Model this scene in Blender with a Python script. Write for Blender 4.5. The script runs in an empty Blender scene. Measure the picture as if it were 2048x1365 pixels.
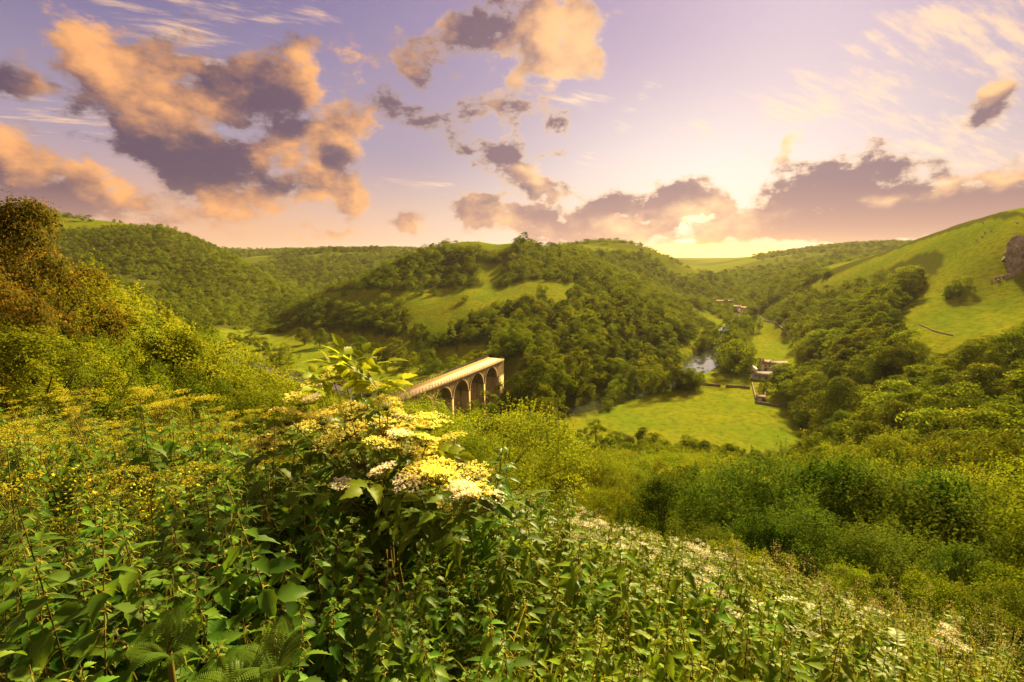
import bpy, bmesh, math, random
import numpy as np
from mathutils import Vector, Matrix

SC = bpy.context.scene
COL = SC.collection
R = math.radians
rng = np.random.default_rng(11)
random.seed(11)

# ------------------------------------------------------------------ camera
EYE_Z = 70.0
PITCH = R(9.85)
FPX = 967.0                      # focal length in pixels of the 2048 px wide photograph
cam_d = bpy.data.cameras.new('camera')
cam_d.sensor_width = 36.0
cam_d.lens = FPX / 2048.0 * 36.0
cam_d.clip_start = 0.05
cam_d.clip_end = 30000.0
cam = bpy.data.objects.new('camera', cam_d)
COL.objects.link(cam)
cam.location = (0, 0, EYE_Z)
cam.rotation_euler = (math.pi / 2 - PITCH, 0, 0)
SC.camera = cam

SUN_AZ, SUN_EL = R(30.0), R(28.0)
GLOW_AZ, GLOW_EL = R(20.6), R(1.6)

# ------------------------------------------------------------------ render / exposure
SC.render.engine = 'CYCLES'
SC.view_settings.view_transform = 'Standard'
SC.view_settings.look = 'None'
SC.view_settings.gamma = 1.0
SC.view_settings.exposure = 2.1
SC.view_settings.use_curve_mapping = False
cy = SC.cycles
cy.use_denoising = True
try:
    cy.denoiser = 'OPENIMAGEDENOISE'
    cy.denoising_input_passes = 'RGB_ALBEDO_NORMAL'
except Exception:
    pass
cy.max_bounces = 5
cy.diffuse_bounces = 3
cy.glossy_bounces = 2
cy.transmission_bounces = 3
cy.transparent_max_bounces = 4
cy.volume_bounces = 0
cy.caustics_reflective = False
cy.caustics_refractive = False
cy.sample_clamp_indirect = 4.0
cy.use_adaptive_sampling = True
cy.adaptive_threshold = 0.015

# ------------------------------------------------------------------ projection helpers
def ray(px, py):
    cx, cv = (px - 1024.0) / FPX, (682.5 - py) / FPX
    return np.array([cx, math.cos(PITCH) + cv * math.sin(PITCH), -math.sin(PITCH) + cv * math.cos(PITCH)])

def at(px, py, Y):
    d = ray(px, py)
    return d * (Y / d[1]) + np.array([0, 0, EYE_Z])

def atz(px, py, z):
    d = ray(px, py)
    return d * ((z - EYE_Z) / d[2]) + np.array([0, 0, EYE_Z])

def to_px(x, y, z):
    x, y, z = np.asarray(x, float), np.asarray(y, float), np.asarray(z, float) - EYE_Z
    dep = y * math.cos(PITCH) - z * math.sin(PITCH)
    up = y * math.sin(PITCH) + z * math.cos(PITCH)
    dep = np.where(dep < 0.05, 0.05, dep)
    return 1024 + FPX * x / dep, 682.5 - FPX * up / dep, dep

# ------------------------------------------------------------------ node helpers
class S:
    """a socket with arithmetic"""
    def __init__(self, nt, sock): self.nt, self.s = nt, sock
    def _m(self, op, *others, clamp=False):
        n = self.nt.nodes.new('ShaderNodeMath'); n.operation = op; n.use_clamp = clamp
        for i, o in enumerate((self,) + others):
            if isinstance(o, S): self.nt.links.new(o.s, n.inputs[i])
            else: n.inputs[i].default_value = float(o)
        return S(self.nt, n.outputs[0])
    def __add__(self, o): return self._m('ADD', o)
    __radd__ = __add__
    def __sub__(self, o): return self._m('SUBTRACT', o)
    def __rsub__(self, o): return (self * -1.0) + o
    def __mul__(self, o): return self._m('MULTIPLY', o)
    __rmul__ = __mul__
    def __truediv__(self, o): return self._m('DIVIDE', o)
    def max(self, o): return self._m('MAXIMUM', o)
    def min(self, o): return self._m('MINIMUM', o)
    def pow(self, o): return self._m('POWER', o)
    def sqrt(self): return self._m('SQRT')
    def exp(self): return self._m('EXPONENT')
    def abs(self): return self._m('ABSOLUTE')
    def clamp(self): return self._m('ADD', 0.0, clamp=True)
    def smooth(self, a, b, lo=0.0, hi=1.0):
        n = self.nt.nodes.new('ShaderNodeMapRange'); n.interpolation_type = 'SMOOTHSTEP'
        self.nt.links.new(self.s, n.inputs[0])
        for i, v in enumerate((a, b, lo, hi)): n.inputs[1 + i].default_value = v
        return S(self.nt, n.outputs[0])

def mixc(nt, fac, a, b, mode='MIX'):
    n = nt.nodes.new('ShaderNodeMix'); n.data_type = 'RGBA'; n.blend_type = mode
    for idx, v in ((0, fac), (6, a), (7, b)):
        if isinstance(v, S): nt.links.new(v.s, n.inputs[idx])
        elif isinstance(v, (int, float)): n.inputs[idx].default_value = v
        else: n.inputs[idx].default_value = (*v, 1.0)
    return S(nt, n.outputs[2])

def mixf(nt, fac, a, b):
    n = nt.nodes.new('ShaderNodeMix'); n.data_type = 'FLOAT'
    for idx, v in ((0, fac), (2, a), (3, b)):
        if isinstance(v, S): nt.links.new(v.s, n.inputs[idx])
        else: n.inputs[idx].default_value = v
    return S(nt, n.outputs[0])

def noise(nt, vec, scale, detail=4.0, rough=0.55, dist=0.0, color=False):
    n = nt.nodes.new('ShaderNodeTexNoise')
    n.inputs['Scale'].default_value = scale; n.inputs['Detail'].default_value = detail
    n.inputs['Roughness'].default_value = rough; n.inputs['Distortion'].default_value = dist
    if vec is not None: nt.links.new(vec.s, n.inputs['Vector'])
    return S(nt, n.outputs[1 if color else 0])

def vmath(nt, op, a, b=None, scale=None):
    n = nt.nodes.new('ShaderNodeVectorMath'); n.operation = op
    for i, v in enumerate((a, b)):
        if v is None: continue
        if isinstance(v, S): nt.links.new(v.s, n.inputs[i])
        else: n.inputs[i].default_value = v
    if scale is not None:
        if isinstance(scale, S): nt.links.new(scale.s, n.inputs[3])
        else: n.inputs[3].default_value = scale
    return n

# ------------------------------------------------------------------ world: Nishita sky + sunset clouds
def px_dir(px, py):
    d = ray(px, py); d = d / np.linalg.norm(d)
    return math.degrees(math.atan2(d[0], d[1])), math.degrees(math.asin(d[2]))

# cloud masses: direction (given as a photo position), half sizes in degrees, tilt, weight
CLOUDS = [
    # the big dark cloud, upper left
    (185, 110, 4.0, 2.6, -50, .8), (250, 160, 6.5, 4.0, -35, 1.0), (370, 190, 8.0, 5.0, -12, 1.0), (500, 170, 7.5, 4.0, 0, 1.0), (590, 160, 5.0, 3.6, 10, .8),
    (380, 290, 8.0, 5.0, -25, 1.1), (470, 310, 6.0, 3.5, -10, 1.0), (550, 210, 4.5, 2.6, -15, 1.0), (690, 240, 3.4, 3.6, 40, 1.0), (665, 320, 2.9, 4.2, -20, 1.0),
    (700, 390, 2.8, 2.8, -50, .9), (560, 295, 5.0, 2.2, 0, .8), (420, 360, 5.0, 2.4, -20, .8), (545, 365, 3.5, 1.8, 0, .7),
    # top centre, lit from the right
    (830, 110, 4.6, 2.2, 12, .85), (900, 75, 3.6, 2.4, 10, .8), (960, 50, 4.0, 3.6, 30, .8), (1080, 80, 5.0, 5.0, 40, 1.2), (1150, 65, 3.6, 4.6, 30, 1.1),
    (1030, 160, 5.0, 2.2, 25, .95), (930, 185, 3.4, 1.5, -20, .8), (695, 98, 2.2, 1.5, -20, .65), (1040, 15, 4, 3, 20, .9), (610, 100, 1.6, 1.2, 0, .5),
    # streaks in the middle
    (850, 240, 5.0, 1.3, -8, .75), (930, 285, 4.0, 1.7, -14, .95), (1060, 325, 5.5, 1.1, 8, .95), (1105, 268, 1.9, .9, 20, .85), (1010, 300, 3.0, 1.2, 0, .8),
    (1080, 378, 6.0, .8, 2, .85), (760, 205, 2.4, 1.4, -30, .7), (1010, 250, 2.6, 1.1, -20, .7), (195, 260, 1.2, .6, 0, .5), (230, 298, 1.2, .4, 0, .5),
    # bank at the far left
    (40, 320, 5.5, 3.6, -25, 1.0), (170, 345, 4.5, 2.4, -15, 1.0), (15, 130, 2.4, 1.8, -20, .8), (120, 385, 8.0, 2.0, 0, .9), (240, 375, 3.2, 2.0, -20, .8),
    (470, 415, 7.0, 1.5, 2, .6), (600, 400, 4.0, 1.3, 10, .55), (330, 430, 6.0, 1.2, 0, .5), (650, 465, 8.0, 1.0, 0, .55), (805, 450, 2.6, 1.9, 20, .9),
    # long bank over the horizon and the large one right of the sun
    (960, 425, 3.8, 2.8, 10, 1.3), (1080, 445, 7.5, 2.1, -10, 1.3), (1210, 428, 5.5, 2.2, 16, 1.3), (1320, 408, 6.5, 2.4, 12, 1.4), (1420, 415, 5.0, 2.0, -10, 1.2),
    (1290, 458, 6.5, 1.8, 0, 1.2), (1150, 472, 9.0, 1.4, 0, 1.1), (1450, 465, 6, 1.4, 0, 1.2), (1530, 440, 8.0, 2.4, 6, 1.3), (1600, 390, 6.5, 2.6, 16, 1.1), (1690, 365, 6.0, 2.8, 18, 1.2),
    (1760, 340, 4.0, 2.2, 15, 1.1), (1790, 410, 8.0, 3.0, 0, 1.2), (1855, 348, 2.6, 1.3, 25, .9), (1900, 395, 3, 1.2, 25, .9), (1970, 410, 7.0, 2.0, 12, 1.1),
    (2040, 375, 4.0, 2.6, 20, 1.0), (1960, 445, 9.0, 2.0, 0, 1.1), (1660, 455, 9.0, 1.9, 0, 1.1), (2140, 420, 9, 3.4, 0, 1.0), (1560, 475, 7, 1.0, 0, .9),
    # wisps upper right
    (1355, 152, 2.0, 1.0, 30, .8), (1410, 148, 3.0, .7, 18, .8), (1485, 122, 2.4, .7, 14, .7), (2020, 195, 3.6, .9, 18, 1.0), (1985, 160, 5.0, .7, 18, .75), (1570, 290, 2.2, .8, 40, .6),
]
# where low sunlight reaches the clouds
SUNLIT = [
    (210, 110, 7.0, 3.5, -45, 1.0), (380, 195, 4.0, 2.4, -25, .75), (520, 130, 5.0, 2.0, -10, .45), (600, 300, 4.5, 2.0, 10, .85), (720, 260, 3.0, 3.5, 50, .8), (650, 200, 2, 2, 0, .8),
    (870, 45, 3.0, 2.5, 0, .9), (790, 100, 2.5, 2.0, 0, .8), (1130, 90, 6.0, 6.0, 40, 1.2), (1010, 165, 4.5, 1.8, 20, 1.0), (700, 98, 3, 2.4, 0, .9), (610, 100, 2.4, 1.6, 0, .8),
    (1080, 335, 4.0, .8, 8, .7), (1020, 245, 2.4, 1.2, 0, .6), (20, 280, 4.0, 2.2, -25, 1.0), (150, 315, 5.0, 1.4, -15, .8), (60, 125, 1.4, 1.6, -30, .8), (240, 370, 2.4, 2.0, -30, .8),
    (470, 420, 9.0, 2.2, 0, .65), (620, 400, 5.0, 2.0, 10, .9), (650, 470, 9.0, 1.4, 0, .6), (820, 455, 3.0, 2.4, 20, .7), (1000, 440, 7, 2.6, 0, .55), (1400, 440, 7.0, 3.0, 0, .65),
    (1380, 150, 6, 1.4, 18, 1.0), (1490, 122, 3, 1.0, 14, 1.0), (1985, 160, 6.0, 1.0, 18, .9), (2030, 345, 3.0, 1.2, 25, 1.0), (1910, 375, 2.0, 1.0, 30, .9), (1780, 405, 2.0, .7, 0, .6),
    (1250, 460, 8, 1.4, 0, .45), (720, 400, 2, 3, 0, .6), (1570, 290, 2.6, 1.2, 40, 1.2), (1060, 380, 5, .6, 0, .5),
]
# high thin cloud
WISPS = [
    (430, 15, 5.0, 1.6, -8, .6), (550, 18, 5.0, 1.2, -16, .55), (620, 30, 3.0, .9, -20, .45), (360, 90, 7.0, 2.6, -25, .55), (220, 230, 9.0, 1.6, 8, .5), (1700, 110, 8.0, 1.6, 10, .9),
    (1800, 70, 8.0, 2.2, 18, 1.0), (1930, 40, 7.0, 2.0, 20, 1.0), (1960, 110, 8.0, 1.6, 14, .9), (1700, 195, 8.0, 1.4, 14, .9), (1560, 225, 5.0, .9, 8, .7), (1880, 210, 7.0, 1.0, 14, .9),
    (1880, 275, 5.0, 2.2, 30, .8), (1300, 270, 9.0, .5, 10, .6), (1480, 330, 7.0, .35, 22, .7), (1570, 290, 2.4, .9, 45, 1.0), (1270, 235, 2.2, .6, 28, .7), (1290, 190, 1.2, .5, 0, .6),
    (1500, 265, 10.0, .4, 8, .5), (1950, 310, 7, 1.5, -5, .6), (1270, 360, 6, .7, -12, .8), (850, 370, 6, .8, 0, .5), (1130, 205, 6, .5, 4, .5),
]
AZ0, AZN, ELN = 60.0, 104, 18
ROWK = 7.35
def el_row(k): return 4.0 * (math.exp(k / ROWK) - 1.0)

def rows_of(table, sharp=0.25):
    """the masses of a table sampled on rows of equal elevation"""
    A, E = np.meshgrid(np.linspace(-AZ0, AZ0, AZN), [el_row(k) for k in range(ELN)])
    m = np.full(A.shape, -1.0)
    for (px, py, rx, ry, rot, wt) in table:
        a0, e0 = px_dir(px, py); c, s = math.cos(R(rot)), math.sin(R(rot))
        p = ((A - a0) * c + (E - e0) * s) / rx; q = (-(A - a0) * s + (E - e0) * c) / ry
        f = wt * (1 - np.sqrt(p * p + q * q))
        k = np.clip(0.5 + 0.5 * (f - m) / sharp, 0, 1)
        m = m * (1 - k) + f * k + sharp * k * (1 - k)
    return np.clip(m, -1.0, 1.2)

def row_nodes(g, azn, row, rows):
    """look the rows up with curves (three rows to a node) and blend between neighbours"""
    tot = None
    cb = g.nodes.new('ShaderNodeCombineColor')
    for i in range(3): g.links.new(azn.s, cb.inputs[i])
    for k in range(0, ELN, 3):
        n = g.nodes.new('ShaderNodeRGBCurve')
        for c in range(3):
            cu = n.mapping.curves[c]
            v = (rows[k + c] + 1.0) / 2.2
            xs = np.linspace(0, 1, AZN)
            cu.points[0].location = (0, v[0]); cu.points[1].location = (1, v[-1])
            for x, y in zip(xs[1:-1], v[1:-1]): cu.points.new(float(x), float(y))
        n.mapping.update()
        g.links.new(cb.outputs[0], n.inputs['Color'])
        sp = g.nodes.new('ShaderNodeSeparateColor'); g.links.new(n.outputs[0], sp.inputs[0])
        for c in range(3):
            w = (row - float(k + c)).abs()._m('MULTIPLY_ADD', -1.0, 1.0).max(0.0)
            t = S(g, sp.outputs[c])
            tot = w * t if tot is None else w._m('MULTIPLY_ADD', t, tot)
    return tot * 2.2 - 1.0

def angles(nt, vec):
    sp = nt.nodes.new('ShaderNodeSeparateXYZ'); nt.links.new(vec.s, sp.inputs[0])
    X, Y, Z = (S(nt, o) for o in sp.outputs)
    return X, Y, Z, X._m('ARCTAN2', Y) * 57.29578, Z.max(-1.0).min(1.0)._m('ARCSINE') * 57.29578

def build_world():
    w = bpy.data.worlds.new('World'); SC.world = w; w.use_nodes = True
    nt = w.node_tree; nt.nodes.clear()
    tc = nt.nodes.new('ShaderNodeTexCoord')
    D = S(nt, vmath(nt, 'NORMALIZE', S(nt, tc.outputs['Generated'])).outputs[0])
    X, Y, Z, az, el = angles(nt, D)
    sky = nt.nodes.new('ShaderNodeTexSky'); sky.sky_type = 'NISHITA'; sky.sun_disc = False
    sky.sun_elevation = SUN_EL; sky.sun_rotation = SUN_AZ
    sky.air_density = 1.3; sky.dust_density = 3.0; sky.ozone_density = 3.0
    sdir = Vector((math.sin(GLOW_AZ) * math.cos(GLOW_EL), math.cos(GLOW_AZ) * math.cos(GLOW_EL), math.sin(GLOW_EL)))
    dot = S(nt, vmath(nt, 'DOT_PRODUCT', D, tuple(sdir)).outputs[1])
    sang = dot.min(1.0).max(-1.0)._m('ARCCOSINE') * 57.29578      # degrees from the sun
    daz = az - math.degrees(GLOW_AZ)
    # clear evening sky
    top = mixc(nt, sang.smooth(16, 62), (0.46, 0.33, 0.49), (0.175, 0.145, 0.325))
    mid = mixc(nt, sang.smooth(3, 36), (0.96, 0.78, 0.72), (0.47, 0.36, 0.445))
    low = mixc(nt, sang.smooth(5, 55), (0.97, 0.75, 0.60), (0.88, 0.50, 0.30))
    base = mixc(nt, el.smooth(1.0, 12.0), low, mid)
    base = mixc(nt, el.smooth(7.0, 27.0), base, top)
    base = mixc(nt, 0.10, base, S(nt, vmath(nt, 'SCALE', S(nt, sky.outputs[0]), scale=0.06).outputs[0]))
    gl = ((sang * sang) * (-1.0 / 150.0)).exp()
    base = mixc(nt, gl * 0.16, base, (0.50, 0.42, 0.32), 'ADD')
    base0 = base
    # ragged lookup direction shared by all layers
    wn = noise(nt, D, 9.0, 3.0, 0.62, color=True)
    wv = vmath(nt, 'SCALE', S(nt, vmath(nt, 'SUBTRACT', wn, (0.5, 0.5, 0.5)).outputs[0]), scale=0.085)
    def lookup(vec, rows, amount=1.0):
        dd = S(nt, vmath(nt, 'ADD', vec, S(nt, vmath(nt, 'SCALE', S(nt, wv.outputs[0]), scale=amount).outputs[0])).outputs[0])
        _, _, _, a, e = angles(nt, dd)
        azn = (a * (0.5 / AZ0) + 0.5).clamp()
        row = ((e.max(0.0) * 0.25 + 1.0)._m('LOGARITHM', math.e) * ROWK).min(ELN - 1.0)
        return row_nodes(nt, azn, row, rows)
    CR = rows_of(CLOUDS)
    sv = S(nt, vmath(nt, 'MULTIPLY', D, (1.0, 1.0, 1.7)).outputs[0])
    n1 = noise(nt, sv, 9.0, 5.0, 0.62)
    n2 = noise(nt, sv, 30.0, 6.0, 0.66)
    far = az.abs().smooth(54, 60).max(el.smooth(33, 40))        # beyond the tables: broken cloud of the same kind
    nf = noise(nt, D, 3.4, 2.0, 0.55)
    m0 = lookup(D, CR)
    fl = (n1 - 0.5) * 2.5 + (n2 - 0.5) * 1.15 - 0.03
    d0 = m0 + fl
    # same field a little nearer the sun: what shades the cloud
    tosun = vmath(nt, 'SUBTRACT', tuple(sdir + Vector((0, 0, 0.30))), D)
    tn = vmath(nt, 'NORMALIZE', S(nt, tosun.outputs[0]))
    step = S(nt, vmath(nt, 'SCALE', S(nt, tn.outputs[0]), scale=0.028).outputs[0])
    D1 = S(nt, vmath(nt, 'ADD', D, step).outputs[0])
    sv1 = S(nt, vmath(nt, 'MULTIPLY', D1, (1.0, 1.0, 1.7)).outputs[0])
    n11 = noise(nt, sv1, 9.0, 4.0, 0.60)
    relief = (n1 - n11) * 1.6
    # thin cloud
    zz = Z.max(0.02) + 0.16
    rx, ry = X / zz, Y / zz
    cmb = nt.nodes.new('ShaderNodeCombineXYZ')
    nt.links.new((rx * 0.90 + ry * 0.44).s, cmb.inputs[0]); nt.links.new(((ry * 0.90 - rx * 0.44) * 4.2).s, cmb.inputs[1])
    c1 = noise(nt, S(nt, cmb.outputs[0]), 3.6, 6.0, 0.66)
    ms = lookup(D, rows_of(WISPS), 0.6)
    cir = (ms * 0.8 + (c1 - 0.5) * 2.8).smooth(0.05, 0.85)
    circ = mixc(nt, sang.smooth(10, 45), (1.10, 0.82, 0.58), (1.00, 0.62, 0.36))
    base = mixc(nt, cir * 0.92, base, circ)
    # cumulus
    alpha = d0.smooth(-0.06, 0.44)
    lt = lookup(D, rows_of(SUNLIT, 0.3))
    lit = (lt * 0.80 + 0.23 + relief + (n2 - 0.5) * 0.5 - d0 * 0.14).smooth(-0.02, 0.92)
    rim = d0.smooth(0.10, 0.50, 1.0, 0.0)
    dark = mixc(nt, sang.smooth(10, 55), (0.31, 0.195, 0.225), (0.135, 0.086, 0.128))
    dark = mixc(nt, el.smooth(0.5, 8), (0.56, 0.30, 0.24), dark)
    lite = mixc(nt, sang.smooth(6, 50), (1.15, 0.72, 0.38), (1.02, 0.47, 0.175))
    cc = mixc(nt, lit, dark, lite)
    cc = mixc(nt, rim * sang.smooth(8, 45, 0.78, 0.14), cc, (1.15, 0.80, 0.46))
    cc = mixc(nt, gl * 0.18, cc, (0.50, 0.28, 0.10), 'ADD')
    col = mixc(nt, alpha * 0.97, base, cc)
    # the slit of light under the bank and the tears in the cloud above it
    n3 = noise(nt, D, 60.0, 2.0, 0.6)
    def spot(px, py, ra, re, rag, lean=0.0):
        a1, e1 = px_dir(px, py)
        dv = el - e1
        uu = (az - a1 - dv * lean) / ra; vv = (dv + (n3 - 0.5) * rag) / re
        return ((uu * uu + vv * vv) * -1.0).exp()
    slit = spot(1430, 506, 8.0, 0.75, 0.35).smooth(0.05, 0.75)
    fringe = spot(1430, 505, 10.0, 1.4, 0.6)
    tears = spot(1395, 438, 1.9, 0.5, 1.3, 1.0).max(spot(1366, 455, 0.5, 0.7, 0.8)).max(spot(1370, 483, 1.3, 0.28, 0.7)).smooth(0.3, 0.75)
    col = mixc(nt, fringe * 0.75, col, (1.25, 0.52, 0.10))
    col = mixc(nt, slit, col, (2.9, 1.55, 0.34))
    col = mixc(nt, tears, col, (1.7, 1.25, 0.62))
    # beyond the tables (overhead, behind): broken cloud of the same kind
    fc = mixc(nt, nf.smooth(0.35, 0.65), dark, lite)
    fc = mixc(nt, 0.45, fc, (0.72, 0.48, 0.33))
    colf = mixc(nt, nf.smooth(0.36, 0.58) * 0.85, base0, fc)
    def emit(c):
        bg = nt.nodes.new('ShaderNodeBackground'); bg.inputs['Strength'].default_value = 0.1
        if isinstance(c, S): nt.links.new(vmath(nt, 'SCALE', c, scale=SKY_GAIN / 0.1).outputs[0], bg.inputs['Color'])
        else: bg.inputs['Color'].default_value = (*[v * SKY_GAIN / 0.1 for v in c], 1)
        return bg
    def mixs(fac, a, b):
        n = nt.nodes.new('ShaderNodeMixShader'); nt.links.new(fac.s, n.inputs[0])
        nt.links.new(a.outputs[0], n.inputs[1]); nt.links.new(b.outputs[0], n.inputs[2]); return n
    up = mixs(far, emit(col), emit(colf))
    alls = mixs(el.smooth(-3.0, -0.6), emit((0.06, 0.06, 0.03)), up)
    out = nt.nodes.new('ShaderNodeOutputWorld'); nt.links.new(alls.outputs[0], out.inputs['Surface'])
    w.cycles.sampling_method = 'NONE'

SKY_GAIN = 0.25      # the colours above are about as displayed at exposure 2.1
build_world()

sun_d = bpy.data.lights.new('sun', 'SUN')
sun_d.energy = 5.0; sun_d.angle = R(4.0); sun_d.color = (1.0, 0.755, 0.345)
sun = bpy.data.objects.new('sun', sun_d); COL.objects.link(sun)
_sv = Vector((math.sin(SUN_AZ) * math.cos(SUN_EL), math.cos(SUN_AZ) * math.cos(SUN_EL), math.sin(SUN_EL)))
sun.rotation_euler = (-_sv).to_track_quat('-Z', 'Y').to_euler()
sun.location = _sv * 200 + Vector((0, 0, 200))

# ------------------------------------------------------------------ terrain
def _pts():
    P = []
    def A(px, py, Y, dz=0.0):
        p = at(px, py, Y); P.append((p[0], p[1], p[2] + dz))
    def Zp(px, py, z):
        p = atz(px, py, z); P.append(tuple(p))
    # valley floor, right arm
    for q in [(1450,890,0),(1350,870,0),(1250,860,0.5),(1560,870,0),(1600,880,1),(1350,800,0),(1450,820,0),(1560,815,0),(1450,775,0),(1380,760,0),(1500,760,0),(1560,750,0.6),(1400,720,0),
              (1540,700,.6),(1330,770,0),(1450,690,0),(1565,690,1.5),(1500,655,.6),(1440,650,0),(1530,640,2),(1400,640,0.8),(1470,615,4),(1410,612,3),(1360,590,8),
              (1200,790,1.0),(1150,840,0),(1050,850,0),(1000,840,0),(960,800,0.4)]: Zp(*q)
    # valley floor, left arm
    for q in [(800,745,0),(850,745,.5),(760,770,0),(700,722,1),(620,705,1.5),(560,690,2),(500,675,2.5),(680,745,.5),(900,735,2)]: Zp(*q)
    # hillside below the viewpoint
    P.extend([(0,0,68.35),(-3,0,68.45),(-6,0,68.6),(3,0,67.9),(6,0,67.0),(0,-4,69.2),(-8,-8,70.6),(8,-8,69.2),(0,-30,73),(-60,-40,77),(60,-40,66),(0,-150,80),(-150,-100,84),(150,-120,76),
              (0,3,67.55),(-3,3,67.9),(-6,4,67.75),(-9,6,67.0),(3,3,66.85),(0,6,66.0),(-4,7,66.3),(4,6,65.0),(0,10,63.9),(-7,10,64.6),(7,10,61.6),(-14,10,65.6),(0,15,61),(-12,16,61.8),(-22,18,63.5),
              (-28,28,59.5),(-32,40,56),(-20,44,50),(-45,30,60),(-60,20,64),(0,30,51.5),(-12,30,53),(0,60,37),(-30,70,41),(-60,70,46),(0,100,21),(-25,110,28),(0,140,8),(0,165,1.5),
              (-60,110,36),(-60,150,22),(-36,150,20),(-26,158,13),(-70,200,6),(-120,110,40),(-150,160,28),(-150,250,8),(-210,310,5),(-250,200,40),(-120,40,62),(-250,60,70),
              (5,4,65.7),(10,8,62.6),(20,15,56.5),(12,3,64.2),(24,4,59),(40,30,45.5),(60,60,33),(80,100,16),(100,150,3),(40,100,19),(60,150,2),(60,20,47),(110,60,38),(150,100,35),
              (200,60,62),(250,120,70),(150,150,27),(130,120,25),(200,170,40),(300,0,90)])
    # left hill, its ridge and face
    for q in [(-300,420,820),(0,428,800),(100,432,800),(230,440,800),(340,452,780),(400,478,770),(450,503,760),(520,548,730),(600,590,700)]: A(*q, dz=-3)
    for q in [(200,520,600),(60,520,560),(350,540,620),(300,600,480),(450,625,480),(430,560,620),(100,600,400),(-50,640,320),(520,645,500),(540,600,620),(400,660,400),(200,660,330)]: A(*q, dz=-4)
    P.extend([(-900,1150,110),(-650,1000,70),(-420,880,18),(-300,820,10),(-1500,900,150),(-1200,500,140),(-700,200,110)])
    # far hills behind it
    for q in [(380,500,1900),(450,498,3000),(600,503,2600),(520,515,1500),(620,506,1500),(720,503,1500),(800,503,1500),(560,560,1050),(680,560,1000),(620,530,1200),(760,530,1150)]: A(*q)
    # middle hill
    for q in [(905,488,600),(1045,482,620),(960,485,610),(980,540,540),(930,590,440),(1030,580,450),(1110,575,450),(800,600,450),(720,588,480),(650,586,520),
              (850,500,600),(800,522,590),(740,550,570),(680,572,550),(1130,490,700),(1000,510,580),(900,530,560),(1080,530,560),(860,560,510)]: A(*q, dz=-1.5)
    for q in [(850,640,390),(950,640,370),(1050,640,350),(1150,640,340),(1000,690,290),(900,690,330),(780,650,400),(680,650,420),(600,640,450),(1200,600,420),(1250,560,520),(1300,600,450),(1100,690,290),
              (1200,690,290),(1300,690,320),(1300,640,360),(1350,640,420)]: A(*q, dz=-3)
    P.extend([(-150,760,25),(-60,850,40),(40,760,70),(-6,262,20),(0,285,20),(-30,262,12),(20,262,13)])
    # ridge right of it, up to the notch of the sunset
    for q in [(1200,494,900),(1290,500,950),(1340,520,1000),(1390,538,1050),(1150,492,860),(1200,520,780),(1280,545,780),(1340,565,850),(1460,545,1150)]: A(*q, dz=-1)
    for q in [(1400,605,620),(1400,562,1250),(1400,545,1500),(1420,521,2400),(1340,519,2400),(1500,514,2200),(1560,507,1900),(1470,530,1500)]: A(*q)
    # plateau behind the right hill
    for q in [(1620,497,1700),(1700,490,1400),(1800,488,1250),(1550,548,900),(1650,532,850),(1500,565,850),(1580,520,1200),(1760,510,1000)]: A(*q, dz=-4)
    # right hill
    for q in [(1840,480,500),(1900,455,420),(1980,437,360),(2048,430,330),(2200,420,300),(1720,527,520),(1600,574,560),(1700,575,440),(1800,560,370),(1900,520,335),(2010,500,290),(1950,600,265),
              (2048,600,240),(1830,675,230),(1950,660,220),(1800,625,280)]: A(*q)
    for q in [(1650,600,420),(1600,620,420),(1620,690,300),(1700,700,250),(1550,610,520),(1740,640,280)]: A(*q, dz=-8)
    P.extend([(520,560,75),(420,700,50),(600,400,115),(700,700,75),(500,250,110)])
    # the rest of the country
    for k in range(24):
        a = k / 24 * 2 * math.pi
        for r, z in ((6000, 64), (14000, 40)):
            P.append((r * math.sin(a), r * math.cos(a), z))
        if not (-1.3 < math.atan2(math.sin(a), math.cos(a)) < 1.3):
            P.append((1500 * math.sin(a), 1500 * math.cos(a), 100)); P.append((500 * math.sin(a), 500 * math.cos(a), 95))
    return np.array(P)

def _warp(x, y):
    r = np.hypot(x, y) + 1e-6
    k = 100.0 * np.log1p(r / 40.0) / r
    return np.stack([x * k, y * k], -1)

def _phi(r2):
    return np.where(r2 > 1e-9, 0.5 * r2 * np.log(np.maximum(r2, 1e-9)), 0.0)

_CP = _pts()
_CW = _warp(_CP[:, 0], _CP[:, 1])
def _solve():
    n = len(_CW)
    K = _phi(((_CW[:, None] - _CW[None]) ** 2).sum(-1))
    rr = np.hypot(_CP[:, 0], _CP[:, 1])
    K[np.diag_indices(n)] += 4.0 + 30.0 * np.clip((rr - 250) / 1000, 0, 1)
    Q = np.concatenate([np.ones((n, 1)), _CW], 1)
    M = np.zeros((n + 3, n + 3)); M[:n, :n] = K; M[:n, n:] = Q; M[n:, :n] = Q.T
    return np.linalg.solve(M, np.concatenate([_CP[:, 2], np.zeros(3)]))
_W = _solve()

def _hash_noise(x, y, seed=0):
    """smooth value noise"""
    xi, yi = np.floor(x).astype(np.int64), np.floor(y).astype(np.int64)
    fx, fy = x - xi, y - yi
    fx, fy = fx * fx * (3 - 2 * fx), fy * fy * (3 - 2 * fy)
    def h(a, b):
        n = (a * 374761393 + b * 668265263 + seed * 974711) & 0x7fffffff
        n = ((n ^ (n >> 13)) * 1274126177) & 0x7fffffff
        return ((n ^ (n >> 16)) & 0xffff) / 65535.0
    return (h(xi, yi) * (1 - fx) + h(xi + 1, yi) * fx) * (1 - fy) + (h(xi, yi + 1) * (1 - fx) + h(xi + 1, yi + 1) * fx) * fy

def fbm(x, y, seed=0, o=4):
    s, a = 0, 0.5
    for k in range(o):
        s = s + a * (_hash_noise(x * 2 ** k, y * 2 ** k, seed + k) - 0.5); a *= 0.5
    return s

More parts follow.
